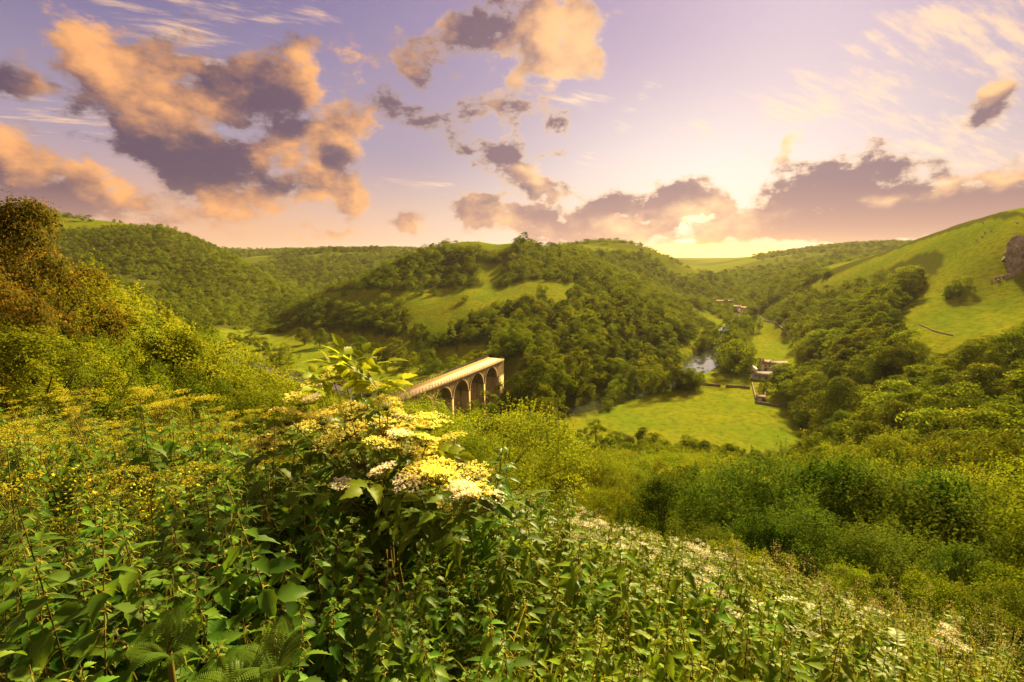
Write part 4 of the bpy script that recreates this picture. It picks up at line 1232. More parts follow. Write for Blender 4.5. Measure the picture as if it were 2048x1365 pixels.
stone_wall('field_wall', 'roadside wall along the foot of the wood by the upper field', [(1520, 634), (1556, 652), (1590, 684)], 1.2)

def car(label, px, py, rotz, paint):
    p = ground(px, py)
    t = thing('parked_car', label, 'car', (p[0], p[1], p[2] + .05), rotz)
    prof = [(-2.1, .35), (-2.15, .75), (-1.5, .95), (-.7, 1.42), (.9, 1.45), (1.6, 1.0), (2.1, .9), (2.15, .4)]
    V, F = [], []
    for x, z in prof: V += [(x, -.85 if z < 1.2 else -.7, z), (x, .85 if z < 1.2 else .7, z)]
    n = len(prof)
    me = bpy.data.meshes.new('body'); me.from_pydata(V, [], [(2 * i, 2 * i + 1, 2 * i + 3, 2 * i + 2) for i in range(n - 1)] + [tuple(2 * i for i in range(n)), tuple(2 * i + 1 for i in range(n))[::-1]]); me.update()
    link('body', me, MAT[paint], t)
    for s in (-1, 1):
        part('side_window', box(-1.0, 1.2, s * .80 - .03, s * .80 + .03, .98, 1.34), MAT['dark_opening'], t)
        for x in (-1.3, 1.35):
            v, f = tube([(x, s * .70, .33), (x, s * .9, .33)], [.33, .33], 10)
            link('wheel', mesh_np('wheel', v, f, 4), MAT['dark_opening'], t)
car('silver car parked in the farmyard', 1541, 744, R(12), 'paint_silver')
car('dark car parked beside the silver car in the farmyard', 1533, 743, R(40), 'paint_dark')

# ------------------------------------------------------------------ crag on the open hill
def crag():
    rg = np.random.default_rng(77)
    base = ground(2040, 545)
    t = thing('limestone_crag', 'grey-pink limestone crag jutting from the open grass hill', 'rock', tuple(base))
    for k, (dx, dy, dz, sx, sy, sz) in enumerate(((3, 6, 11, 2.8, 4, 6), (2, 4, 4, 2.4, 3.4, 6.5), (8, 8, 5, 5, 5, 7), (13, 12, 15, 7, 7, 7), (6, 3, 0, 4, 3.5, 4), (15, 8, 7, 6, 6, 6))):
        bm = bmesh.new(); bmesh.ops.create_icosphere(bm, subdivisions=4, radius=1.0)
        for v in bm.verts:
            c = np.array(v.co)
            q = np.sign(c) * np.abs(c) ** 0.75
            n = fbm(np.array([q[0] * 2.2 + k * 7 + q[2] * .7]), np.array([q[1] * 2.2 + q[2] * 3.1]), k)[0] * 0.7 + fbm(np.array([q[0] * 7 + k]), np.array([q[2] * 2 + q[1] * 7]), k + 5)[0] * 0.35
            v.co = Vector(q * (1 + 1.5 * n)) * 1.0
            v.co.x *= sx; v.co.y *= sy; v.co.z *= sz
        me = bpy.data.meshes.new('rock_face'); bm.to_mesh(me); bm.free()
        o = link('rock_face', me, MAT['limestone'], t); o.location = (dx, dy, dz - 3)
    for k in range(26):
        f = k / 25
        p = ground(2038 - 56 * f + rg.normal() * 3, 545 + 18 * f + rg.normal() * 3)
        bm = bmesh.new(); bmesh.ops.create_icosphere(bm, subdivisions=1, radius=rg.uniform(.4, 1.3) * (1.2 - .6 * f))
        for v in bm.verts: v.co *= 1 + rg.normal() * .16
        me = bpy.data.meshes.new('boulder'); bm.to_mesh(me); bm.free()
        o = link('scree_boulder', me, MAT['limestone'], t); o.location = p - base
crag()
_bm = bmesh.new(); bmesh.ops.create_uvsphere(_bm, u_segments=10, v_segments=7, radius=.5)
for v in _bm.verts: v.co.x *= 1.25; v.co.z = v.co.z * .85 + .62
sheep_body = bpy.data.meshes.new('body'); _bm.to_mesh(sheep_body); _bm.free(); sheep_body.materials.append(MAT['wool'])
_hv, _hf = join([box(.55, .9, -.12, .12, .7, 1.0)]); sheep_head = mesh_np('head', _hv, _hf, 4); sheep_head.materials.append(MAT['dark_opening'])
_lv, _lf = box(-.05, .05, -.05, .05, 0, .4); sheep_leg = mesh_np('leg', _lv, _lf, 4); sheep_leg.materials.append(MAT['dark_opening'])
for px, py in ((1953, 481), (1964, 475), (1969, 466), (1981, 462), (1966, 443), (2034, 431), (1760, 596)):
    p = ground(px, max(py, 447))
    o = thing('sheep', 'white sheep grazing on the open grass hill with the crag', 'sheep', tuple(p), rng.uniform(0, 6), 'sheep on the open grass hill')
    link('body', sheep_body, parent=o); link('head', sheep_head, parent=o)
    for a in (-.3, .3):
        for b in (-.2, .2): l = link('leg', sheep_leg, parent=o); l.location = (a, b, 0)

# ------------------------------------------------------------------ the bank in front: nettles, elder, umbellifers, ferns, grasses
MAT['nettle'] = leaf_mat('nettle', (0.040, 0.100, 0.010), (0.120, 0.220, 0.016), trans=0.42, gloss=0.16, hue=0.02)
MAT['nettle_pale'] = leaf_mat('nettle_pale', (0.080, 0.150, 0.010), (0.170, 0.245, 0.014), trans=0.45, gloss=0.10, hue=0.025)
MAT['tassel'] = leaf_mat('tassel', (0.20, 0.20, 0.03), (0.32, 0.29, 0.05), trans=0.3, hue=0.02)
MAT['green_stem'] = leaf_mat('green_stem', (0.09, 0.10, 0.015), (0.16, 0.12, 0.03), trans=0.1, hue=0.02)
MAT['red_stem'] = leaf_mat('red_stem', (0.09, 0.075, 0.02), (0.14, 0.10, 0.03), trans=0.1, hue=0.02)
MAT['elder_leaf'] = leaf_mat('elder_leaf', (0.055, 0.100, 0.010), (0.115, 0.165, 0.014), trans=0.38, gloss=0.16, hue=0.015)
MAT['elder_young'] = leaf_mat('elder_young', (0.17, 0.23, 0.012), (0.27, 0.32, 0.016), trans=0.5, gloss=0.1, hue=0.01)
MAT['flower_golden_lit'] = leaf_mat('flower_golden_lit', (0.64, 0.58, 0.10), (0.84, 0.79, 0.26), trans=0.4, hue=0.012)  # cream elder flowers, with golden evening light painted in as yellow
MAT['flower_white'] = leaf_mat('flower_white', (0.72, 0.68, 0.50), (0.86, 0.84, 0.72), trans=0.35, hue=0.005)
MAT['flower_gold'] = leaf_mat('flower_gold', (0.30, 0.31, 0.025), (0.48, 0.44, 0.04), trans=0.4, hue=0.015)
MAT['fern'] = leaf_mat('fern', (0.050, 0.095, 0.010), (0.09, 0.150, 0.014), trans=0.35, gloss=0.08, hue=0.01)
MAT['grass_blade'] = leaf_mat('grass_blade', (0.13, 0.15, 0.014), (0.24, 0.22, 0.03), trans=0.4, hue=0.03)
MAT['seed_head'] = leaf_mat('seed_head', (0.34, 0.24, 0.13), (0.52, 0.40, 0.26), trans=0.4, hue=0.02)
MAT['pale_leaf'] = leaf_mat('pale_leaf', (0.15, 0.20, 0.05), (0.30, 0.33, 0.13), trans=0.35, gloss=0.16, hue=0.02)

def blade(L, W, droop=0.25, fold=0.25, n=7, serr=0.16, shape=0.62, cup=0.0):
    """one toothed leaf pointing along +x, face up; two quads per tooth"""
    V, F = [], []
    for i in range(n + 1):
        t = i / n
        w = W * 0.5 * math.sin(math.pi * t ** shape) * (1 - 0.25 * t) * 1.25
        if 0 < i < n: w *= 1 + serr * (1 if i % 2 else -1)
        x = L * t; z = -droop * L * t * t + cup * L * t
        V += [(x + (0.04 * L if i % 2 else 0), w, z + fold * w), (x, 0, z), (x + (0.04 * L if i % 2 else 0), -w, z + fold * w)]
    for i in range(n):
        a = 3 * i
        F += [(a, a + 1, a + 4, a + 3), (a + 1, a + 2, a + 5, a + 4)]
    return np.array(V), np.array(F)

def rot(az, tilt=0.0, roll=0.0):
    return np.array((Matrix.Rotation(az, 3, 'Z') @ Matrix.Rotation(-tilt, 3, 'Y') @ Matrix.Rotation(roll, 3, 'X')))

class MB:
    """leafy mesh under construction"""
    def __init__(self): self.V, self.F, self.T, self.n = [], [], [], 0
    def add(self, V, F, M=None, loc=(0, 0, 0), tint=0.5):
        V = np.asarray(V, float)
        if M is not None: V = V @ M.T
        self.V.append(V + np.array(loc)); self.F.append(np.asarray(F) + self.n); self.n += len(V)
        self.T.append(np.full(len(V), tint)); return self
    def mesh(self, name, mat):
        me = leafmesh(name, np.concatenate(self.V), np.concatenate(self.F), np.concatenate(self.T)); me.materials.append(MAT[mat]); return me

def strand(p, d, L, w, rg, sag=0.6, n=3):
    """thin drooping strip"""
    V, F = [], []
    d = unit(np.array(d)); side = unit(np.cross(d, (0, 0, 1)) + 1e-4)
    for i in range(n + 1):
        t = i / n; c = np.array(p) + d * L * t + np.array([0, 0, -sag * L * t * t])
        ww = w * (1 - .5 * t)
        V += [c - side * ww, c + side * ww]
    for i in range(n): F.append((2 * i, 2 * i + 1, 2 * i + 3, 2 * i + 2))
    return np.array(V), np.array(F)

# --- nettle: stem, pairs of leaves, tassels
def nettle_plan(rg, H, leaf=0.105, narrow=0.55):
    nodes = []
    z = 0.16 * H; k = 0; yaw = rg.uniform(0, 6.28)
    while z < H * 0.985:
        t = z / H
        L = leaf * (0.75 + 0.6 * math.sin(math.pi * min(t * 1.05, 1.0))) * (1.0 if t < .8 else 1.0 - 2.6 * (t - .8))
        for s in (0, 1):
            nodes.append((z, yaw + k * 1.5708 + s * math.pi + rg.normal() * .2, L * rg.uniform(.85, 1.15), rg.uniform(-.75, .05) + (0.9 * (t - .55) if t > .55 else 0), t))
        z += H * (0.088 - 0.045 * t); k += 1
    return nodes

def stem_curve(rg, H):
    b = rg.normal(size=2) * 0.06 * H
    return lambda t: np.array([b[0] * t * t, b[1] * t * t, H * t])

def nettle_meshes(seed, H, mat, leaf=0.105, narrow=0.55, tass=True):
    """returns leaf placements + stem and tassel meshes"""
    rg = np.random.default_rng(seed); cv = stem_curve(rg, H)
    nodes = nettle_plan(rg, H, leaf)
    st = MB(); v, f = tube([cv(t) for t in np.linspace(0, 1, 6)], np.linspace(.0042, .0018, 6), 4); st.add(v, f, tint=rg.random())
    ta = MB(); pl = []
    for z, yaw, L, tilt, t in nodes:
        p = cv(z / H); d = np.array([math.cos(yaw), math.sin(yaw), .35])
        pe = p + unit(d) * L * 0.22
        v, f = tube([p, pe], [.0016, .0012], 3); st.add(v, f, tint=.3)
        pl.append((pe, yaw, tilt, rg.normal() * .25, L, min(1, rg.uniform(.05, .75) * (.55 + .45 * t) + max(0, t - .7))))
        if tass and 0.45 < t < 0.97:
            for q in range(2):
                a = yaw + rg.normal() * .7
                v, f = strand(p, (math.cos(a), math.sin(a), .25), rg.uniform(.03, .065) * (1.2 - .4 * t), .0030, rg, 0.9); ta.add(v, f, tint=rg.random())
    return pl, st.mesh('stem', 'red_stem' if seed % 3 == 0 else 'green_stem'), (ta.mesh('tassels', 'tassel') if tass else None)

LEAF_ME = {}
for mat in ('nettle', 'nettle_pale'):
    LEAF_ME[mat] = []
    for k in range(4):
        b = MB(); v, f = blade(1.0, 0.43 + .03 * k if mat == 'nettle' else .36, 0.16 + .1 * k, .30, 12, .11); b.add(v, f, tint=.2 + .25 * k)
        LEAF_ME[mat].append(b.mesh('nettle_leaf', mat))

def nettle_joined(seed, H, mat, leaf=0.105, tass=True):
    pl, st, ta = nettle_meshes(seed, H, mat, leaf, tass=tass)
    b = MB()
    for k, (p, yaw, tilt, roll, L, tint) in enumerate(pl):
        v, f = blade(L, L * (.46 if mat == 'nettle' else .37), .28, .3, 7, .10); b.add(v, f, rot(yaw, tilt, roll), p, tint)
    return b.mesh('foliage', mat), st, ta

NET = [nettle_joined(300 + k, (.95, .85, 1.05, .75)[k], 'nettle', (.100, .09, .097, .086)[k]) for k in range(4)]
NETP = [nettle_joined(320 + k, (.72, .60, .80)[k], 'nettle_pale', (.10, .09, .095)[k]) for k in range(3)]

def joined(name, meshes):
    bm = bmesh.new(); mats = []; n = 0
    for m in meshes:
        if m is None: continue
        bm.from_mesh(m); bm.faces.ensure_lookup_table()
        for f in bm.faces[n:]: f.material_index = len(mats)
        n = len(bm.faces); mats.append(m.materials[0])
    me = bpy.data.meshes.new(name); bm.to_mesh(me); bm.free()
    for m in mats: me.materials.append(m)
    return me

# --- flower heads
def star(r, petals=5):
    V = [(0, 0, 0)]
    F = []
    for k in range(petals):
        a = 2 * math.pi * k / petals; b = a + .62; c = a - .62
        V += [(r * .5 * math.cos(c), r * .5 * math.sin(c), r * .08), (r * math.cos(a), r * math.sin(a), 0), (r * .5 * math.cos(b), r * .5 * math.sin(b), r * .08)]
        F.append((0, 3 * k + 1, 3 * k + 2, 3 * k + 3))
    return np.array(V), np.array(F)

def elder_head(seed, rad, mat):
    """flat-topped head: five branches, sprays of small star flowers"""
    rg = np.random.default_rng(seed); fl, st = MB(), MB()
    hub = np.array([0, 0, -rad * .75]); sv, sf = star(.0058)
    for k in range(46):
        a = 2.399963 * k; r = rad * math.sqrt((k + .5) / 46) * rg.uniform(.85, 1.12)
        c = np.array([r * math.cos(a), r * math.sin(a), -0.16 * r * r / rad + rg.normal() * .006])
        v, f = tube([hub, hub * .5 + c * .5 + (0, 0, -.008), c], [.0016, .0009, .0006], 3); st.add(v, f, tint=.4)
        for q in range(9):
            o = c + np.array([*(rg.normal(size=2) * rad * .075), rg.normal() * .004 + .004])
            fl.add(sv, sf, rot(rg.uniform(0, 6), rg.normal() * .35, rg.normal() * .35) * rg.uniform(.8, 1.35), o, rg.random())
    return fl.mesh('florets', mat), st.mesh('stalks', 'green_stem')
EHEAD = {'y': [elder_head(400 + k, .088 + .012 * k, 'flower_golden_lit') for k in range(3)], 'w': [elder_head(410 + k, .075 + .012 * k, 'flower_white') for k in range(2)]}

def elder_leaf(seed, mat):
    """compound leaf: five or seven leaflets on one stalk along +x"""
    rg = np.random.default_rng(seed); b = MB()
    L = .17; v, f = tube([(0, 0, 0), (L * .5, 0, .008), (L, 0, -.01)], [.002, .0015, .001], 3); b.add(v, f, tint=.6)
    for x, s in ((.38, 1), (.38, -1), (.70, 1), (.70, -1), (1.0, 0)):
        v, f = blade(.115 if s == 0 else .10, .046, .25, .25, 8, .14)
        b.add(v, f, rot(s * 1.05 + rg.normal() * .12, rg.normal() * .15 - .05, rg.normal() * .2), (L * x, 0, 0), rg.random())
    return b.mesh('elder_leaf', mat)
ELEAF = [elder_leaf(430 + k, 'elder_leaf') for k in range(3)]; EYOUNG = [elder_leaf(440 + k, 'elder_young') for k in range(2)]

def umbellifer(seed, H, mat, heads=6, spread=.16):
    """tall stalk, branches, each ending in a spoked umbel"""
    rg = np.random.default_rng(seed); st, lf = MB(), MB(); hd = []
    cv = stem_curve(rg, H)
    v, f = tube([cv(t) for t in np.linspace(0, .92, 5)], np.linspace(.006, .003, 5), 5); st.add(v, f, tint=.5)
    sv, sf = star(.0045)
    for k in range(heads):
        t = .92 if k == 0 else rg.uniform(.5, .9)
        p = cv(t); a = rg.uniform(0, 6.28); up = H * (rg.uniform(.93, 1.06)) - p[2] if k else .06
        e = p + np.array([math.cos(a), math.sin(a), 0]) * (spread * rg.uniform(.5, 1.3) if k else .01) + np.array([0, 0, max(up, .08)])
        m = p * .5 + e * .5 + np.array([math.cos(a), math.sin(a), 0]) * .03
        v, f = tube([p, m, e], [.0028, .0022, .0018], 4); st.add(v, f, tint=.4)
        h = MB(); R0 = rg.uniform(.035, .06)
        for q in range(12):
            aa = 2.4 * q; rr = R0 * math.sqrt((q + .6) / 12)
            c = e + np.array([rr * math.cos(aa), rr * math.sin(aa), .035 - .25 * rr])
            v, f = strand(e, c - e, np.linalg.norm(c - e), .0009, rg, 0, 1); h.add(v, f, tint=.1)
            for w in range(7):
                h.add(sv, sf, rot(rg.uniform(0, 6), rg.normal() * .4, rg.normal() * .4), c + rg.normal(size=3) * np.array([.008, .008, .003]), rg.random())
        hd.append(h.mesh('flower_head', mat))
    for k in range(5):
        t = rg.uniform(.12, .6); p = cv(t); a = rg.uniform(0, 6.28)
        for q in range(5):
            v, f = blade(.09, .035, .4, .2, 5, .3); lf.add(v, f, rot(a + rg.normal() * .6, rg.uniform(-.3, .4), rg.normal() * .3), p + np.array([math.cos(a), math.sin(a), .1]) * (.03 + .03 * q), rg.random())
    return st.mesh('stem', 'green_stem'), hd, lf.mesh('leaves', 'nettle_pale')
UMB = [umbellifer(450 + k, (1.1, .95, 1.2)[k], 'flower_gold', 7) for k in range(3)]
UMBW = [umbellifer(460 + k, (.75, .85)[k], 'flower_white', 6, .13) for k in range(2)]

def golden_sprig(seed, mat='flower_gold'):
    """low frothy flowering sprig"""
    rg = np.random.default_rng(seed); b, g = MB(), MB(); sv, sf = star(.0075)
    for k in range(7):
        a = rg.uniform(0, 6.28); d = np.array([math.cos(a) * .35, math.sin(a) * .35, 1.0]); L = rg.uniform(.45, .75)
        v, f = strand((0, 0, 0), d, L, .0022, rg, .12, 4); g.add(v, f, tint=.4)
        for q in range(26):
            t = rg.uniform(.45, 1.02); c = unit(d) * L * t + np.array([0, 0, -.12 * L * t * t]) + rg.normal(size=3) * np.array([.035, .035, .025])
            b.add(sv, sf, rot(rg.uniform(0, 6), rg.normal() * .6, rg.normal() * .6) * rg.uniform(.7, 1.4), c, rg.random())
        for q in range(12):
            t = rg.uniform(.05, .8); v, f = blade(.05, .012, .3, .2, 3, 0); g.add(v, f, rot(rg.uniform(0, 6.28), rg.uniform(-.2, .8)), unit(d) * L * t, rg.random())
    return joined('golden_sprig', [b.mesh('b', mat), g.mesh('g', 'grass_blade')])
SPRIG = [golden_sprig(470 + k) for k in range(2)]

def grass_tuft(seed, H=.6, heads=True):
    rg = np.random.default_rng(seed); b, h = MB(), MB()
    for k in range(22):
        a = rg.uniform(0, 6.28); L = H * rg.uniform(.5, 1.1); d = np.array([math.cos(a) * .4, math.sin(a) * .4, 1.0])
        v, f = strand(rg.normal(size=3) * (.03, .03, 0), d, L, .0035, rg, rg.uniform(.1, .6), 5); b.add(v, f, tint=rg.random())
    if heads:
        for k in range(5):
            a = rg.uniform(0, 6.28); d = np.array([math.cos(a) * .2, math.sin(a) * .2, 1.0]); L = H * rg.uniform(1.2, 1.5)
            v, f = strand((0, 0, 0), d, L, .0008, rg, .1, 4); b.add(v, f, tint=.4)
            for q in range(46):
                t = rg.uniform(.70, 1.0); c = unit(d) * L * t + np.array([0, 0, -.1 * L * t * t]) + rg.normal(size=3) * .016 * (1.05 - t) * 6
                v, f = blade(.011, .004, .2, .2, 2, 0); h.add(v, f, rot(rg.uniform(0, 6.28), rg.uniform(.2, 1.3)), c, rg.random())
    return joined('grass_tuft', [b.mesh('b', 'grass_blade'), h.mesh('h', 'seed_head') if heads else None])
TUFT = [grass_tuft(480), grass_tuft(481, .5, False), grass_tuft(482, .75)]

def fern_frond(seed, L=.42):
    rg = np.random.default_rng(seed); b = MB()
    cur = lambda t: np.array([L * t, 0, .30 * L * math.sin(t * 2.2) - .22 * L * t * t])
    v, f = tube([cur(t) for t in np.linspace(0, 1, 6)], np.linspace(.003, .0008, 6), 3); b.add(v, f, tint=.7)
    for k in range(24):
        t = .10 + .88 * k / 24; w = L * .30 * math.sin(math.pi * (t ** .75)) + .012
        for s in (1, -1):
            v, f = blade(w, w * .10, .2, .1, 8, .45); b.add(v, f, rot(s * 1.15, .05 - .1 * t, 0), cur(t), .3 + .5 * rg.random())
    return b.mesh('frond', 'fern')
FROND = [fern_frond(490), fern_frond(491, .36)]

def pinnate_herb(seed):
    rg = np.random.default_rng(seed); b = MB()
    for k in range(9):
        a = rg.uniform(0, 6.28); base = np.array([0, 0, rg.uniform(.15, .6)]); L = rg.uniform(.14, .24)
        for q in range(6):
            t = .25 + .75 * q / 5
            for s in (1, -1):
                v, f = blade(.055, .02, .3, .2, 4, .1)
                p = base + np.array([math.cos(a), math.sin(a), .45 - .5 * t]) * L * t
                b.add(v, f, rot(a + s * .9, rg.uniform(-.2, .4)), p, rg.random())
    v, f = tube([(0, 0, 0), (0, 0, .66)], [.004, .002], 4); b.add(v, f, tint=.2)
    return b.mesh('pinnate_herb', 'pale_leaf')
PINN = [pinnate_herb(500 + k) for k in range(2)]

# ------------------------------------------------------------------ planting the bank
def bank_points(n, seed, r0=0.85, r1=9.5, a0=-50, a1=50):
    rg = np.random.default_rng(seed)
    r = r0 * (r1 / r0) ** rg.random(n) if False else np.sqrt(rg.uniform(r0 ** 2, r1 ** 2, n)); a = np.radians(rg.uniform(a0, a1, n))
    x, y = r * np.sin(a), r * np.cos(a); z = hz(x, y)
    return x, y, z, rg

def thin(x, y, d, keep):
    """drop points closer than d"""
    out = []; grid = {}
    for i in range(len(x)):
        c = (int(x[i] // d), int(y[i] // d)); ok = True
        for a in (-1, 0, 1):
            for b in (-1, 0, 1):
                for j in grid.get((c[0] + a, c[1] + b), ()):
                    if (x[i] - x[j]) ** 2 + (y[i] - y[j]) ** 2 < d * d: ok = False
        if ok: grid.setdefault(c, []).append(i); out.append(i)
    return np.array(out, int)

BANKSTUFF = []          # (x, y, z, scale3, rot3, mesh)
ELDER_XY = np.array((-0.82, 2.95))

# nettles
x, y, z, rg = bank_points(18000, 51)
k = thin(x, y, 0.096, None); x, y, z = x[k], y[k], z[k]
px, py, dep = to_px(x, y, z + .8)
r = np.hypot(x, y)
# dark stand to the left of a line running from the viewpoint past the elder; paler, lower growth right of it
pale = (px > 960 + rg.normal(size=len(x)) * 120) & (py < 1500)
near_order = np.argsort(r)
n_ind = n_leafy = 0
for i in near_order:
    if math.hypot(x[i] - ELDER_XY[0], y[i] - ELDER_XY[1]) < .45: continue
    if px[i] < 520 and py[i] < 960 and rg.random() < .35: continue          # umbellifer band
    yaw = rg.uniform(0, 6.28); tl = rg.normal(size=2) * .10
    fam = NETP if pale[i] else NET
    q = rg.integers(len(fam)); sc = rg.uniform(.8, 1.12) * (.80 if pale[i] else 1.0) * (1 + 1.1 * float(fbm(np.array([x[i] / 1.3]), np.array([y[i] / 1.3]), 43)[0]))
    if 600 < px[i] < 1010 and r[i] < 2.9: sc *= .62 + .1 * rg.random()
    fol, st, ta = fam[q]
    inview = -120 < px[i] < 2170 and py[i] < 1560 and r[i] > .9
    if inview and n_ind < 290 and r[i] < 6:
        n_ind += 1
        where = 'on the open right flank of the bank' if False else ''
        ed = math.hypot(x[i] - ELDER_XY[0], y[i] - ELDER_XY[1])
        by = 'beside the elder' if ed < 1.0 else 'below the umbellifers' if px[i] < 500 and py[i] < 1050 else 'behind the front row' if r[i] > 2.2 else 'in the front row'
        if pale[i]: lab = 'pale %snarrow-leaved nettle %s on the open shoulder' % ('tall ' if sc > .85 else 'short ' if sc < .68 else '', by)
        elif sc > 1.02: lab = 'tall dark green nettle with hanging flower tassels %s on the bank' % by
        elif sc > .9: lab = 'dark green nettle of middling height with tassels %s on the bank' % by
        else: lab = 'short dark green nettle among taller nettles %s on the bank' % by
        t = thing('nettle', lab, 'nettle', (x[i], y[i], z[i]), yaw, 'nettles: ' + lab)
        t.rotation_euler = (tl[0], tl[1], yaw); t.scale = (sc, sc, sc)
        if r[i] < 2.9 and n_leafy < 120:
            n_leafy += 1
            mat = 'nettle_pale' if pale[i] else 'nettle'
            seed = (320 if pale[i] else 300) + int(q)
            pl = nettle_meshes(seed, (.72, .60, .80)[q] if pale[i] else (.95, .85, 1.05, .75)[q], mat, ((.10, .09, .095) if pale[i] else (.100, .09, .097, .086))[q])[0] if (mat, int(q)) not in LEAF_ME else LEAF_ME[(mat, int(q))]
            LEAF_ME[(mat, int(q))] = pl
            for m, (p, ya, ti, ro, L, tint) in enumerate(pl):
                o = link('leaf', LEAF_ME[mat][min(int(tint * 4), 3)], parent=t)
                o.matrix_local = Matrix.Translation(Vector(p)) @ Matrix(rot(ya, ti, ro).tolist()).to_4x4() @ Matrix.Scale(L, 4)
        else:
            link('foliage', fol, parent=t)
        link('stem', st, parent=t); link('tassels', ta, parent=t, kind='stuff')
    else:
        BANKSTUFF.append((x[i], y[i], z[i], (sc,) * 3, (tl[0], tl[1], yaw), ('net', pale[i], int(q))))

# golden umbellifers on the upper left of the bank
x, y, z, rg = bank_points(2600, 52, 3.2, 9.0, -52, -18)
px, py, dep = to_px(x, y, z + 1.0)
k = (px < 540) & (py < 985)
x, y, z = x[k], y[k], z[k]; kk = thin(x, y, .36, None); x, y, z = x[kk], y[kk], z[kk]
n = 0
for i in np.argsort(np.hypot(x, y)):
    q = int(rg.integers(3)); st, hd, lf = UMB[q]; sc = rg.uniform(.75, 1.02); yaw = rg.uniform(0, 6.28)
    if n < 150:
        n += 1
        t = thing('umbellifer', '%s golden-flowered umbellifer with branching stalks on the upper bank' % ('tall' if sc > .93 else 'short' if sc < .83 else 'middling'), 'wildflower', (x[i], y[i], z[i]), yaw, 'golden umbellifers on the upper bank, ' + ('tall' if sc > .93 else 'short' if sc < .83 else 'middling'))
        t.scale = (sc,) * 3
        link('stem', st, parent=t); link('leaves', lf, parent=t)
        for h in hd: link('flower_head', h, parent=t)
    else:
        BANKSTUFF.append((x[i], y[i], z[i], (sc,) * 3, (0, 0, yaw), ('umb', q)))

# the few that stand clear against the dark trees
for px_, py_, Y in ((300, 792, 5.0), (372, 798, 4.6), (395, 800, 4.8), (345, 815, 5.2), (490, 826, 4.3), (452, 838, 4.4), (240, 785, 5.6), (160, 790, 5.2), (430, 860, 4.0)):
    p = at(px_, py_, Y); g = float(hz(p[0], p[1])); q = int(rng.integers(3)); st, hd, lf = UMB[q]
    sc = max((p[2] - g) / (1.1, .95, 1.2)[q], .5)
    t = thing('umbellifer', 'tall golden umbellifer rising clear above its neighbours against the dark trees', 'wildflower', (p[0], p[1], g), rng.uniform(0, 6.28), 'tall umbellifers against the dark trees')
    t.scale = (sc, sc, sc); link('stem', st, parent=t); link('leaves', lf, parent=t)
    for h in hd: link('flower_head', h, parent=t)

# white umbellifers and pale pinnate herbs along the right-hand edge of the bank
x, y, z, rg = bank_points(1500, 53, 2.2, 8.5, 2, 50)
px, py, dep = to_px(x, y, z + .7)
edge = np.interp(px, [1050, 1300, 1500, 1650, 1800, 2048], [1060, 1085, 1130, 1160, 1205, 1265])
k = (py - edge > -30) & (py - edge < 110) & (fbm(x / .9, y / .9, 41) > .02)
x, y, z = x[k], y[k], z[k]; kk = thin(x, y, .22, None); x, y, z = x[kk], y[kk], z[kk]
def px_edge(a, b, c): return float(to_px(a, b, c)[0])
for i in range(len(x)):
    sc = rg.uniform(.6, .95); yaw = rg.uniform(0, 6.28)
    if rg.random() < (.34 if px_edge(x[i], y[i], z[i]) < 1560 else .10):
        st, hd, lf = UMBW[int(rg.integers(2))]
        t = thing('cow_parsley', 'white-flowered cow parsley along the brow of the bank above the dark bushes', 'wildflower', (x[i], y[i], z[i]), yaw, 'cow parsley along the brow of the bank')
        t.scale = (sc,) * 3; link('stem', st, parent=t); link('leaves', lf, parent=t)
        for h in hd: link('flower_head', h, parent=t)
    else:
        BANKSTUFF.append((x[i], y[i], z[i], (sc,) * 3, (0, 0, yaw), ('pin', int(rg.integers(2)))))

# froth of small golden flowers, grass tufts
x, y, z, rg = bank_points(4200, 54, 1.3, 9.5)
px, py, dep = to_px(x, y, z + .6)
for i in range(len(x)):
    u = rg.random(); yaw = rg.uniform(0, 6.28); sc = rg.uniform(.7, 1.2)
    left = px[i] < 620 and py[i] < 1010
    if left and u < .30: BANKSTUFF.append((x[i], y[i], z[i] + .1, (sc * 1.15,) * 3, (0, 0, yaw), ('spr', int(rg.integers(2)))))
    elif px[i] > 1000 and u < .16: BANKSTUFF.append((x[i], y[i], z[i], (sc * .8,) * 3, (0, 0, yaw), ('spr', int(rg.integers(2)))))
    elif px[i] > 950 and u < .40: BANKSTUFF.append((x[i], y[i], z[i], (sc,) * 3, (0, 0, yaw), ('tuf', 1 if rg.random() < .85 or math.hypot(x[i], y[i]) < 3.2 else 0)))
    elif u < .04 and math.hypot(x[i], y[i]) > 3.2: BANKSTUFF.append((x[i], y[i], z[i], (sc * 1.2,) * 3, (0, 0, yaw), ('tuf', 2)))
for (px_, py_, Y) in ((20, 990, 2.6), (35, 1000, 2.6), (370, 950, 3.2), (395, 955, 3.2), (345, 945, 3.3)):
    p = at(px_, py_, Y); g = float(hz(p[0], p[1])); BANKSTUFF.append((p[0], p[1], g, (max(p[2] - g, .3) / .95,) * 3, (0, 0, rng.uniform(0, 6)), ('tuf', 2)))

# ferns low on the left
for (px_, py_, Y, n) in ((545, 1275, 1.0, 6), (330, 1250, 1.1, 5), (470, 1320, .95, 6)):
    p = at(px_, py_, Y)
    t = thing('fern', 'dark green fern tucked low among the nettles', 'fern', (p[0], p[1], p[2] - .10), rng.uniform(0, 6.28), 'ferns low among the nettles')
    for k in range(n):
        o = link('frond', FROND[k % 2], parent=t); o.rotation_euler = (rng.normal() * .1, -.45 + rng.normal() * .12, k * 6.283 / n + rng.normal() * .2); o.scale = (.32,) * 3
    g = float(hz(p[0], p[1])); v, f = tube([(0, 0, g - (p[2] - .10)), (0, 0, .02)], [.012, .008], 6)
    b = MB(); b.add(v, f, tint=.3); link('root_stalk', b.mesh('root_stalk', 'green_stem'), parent=t)

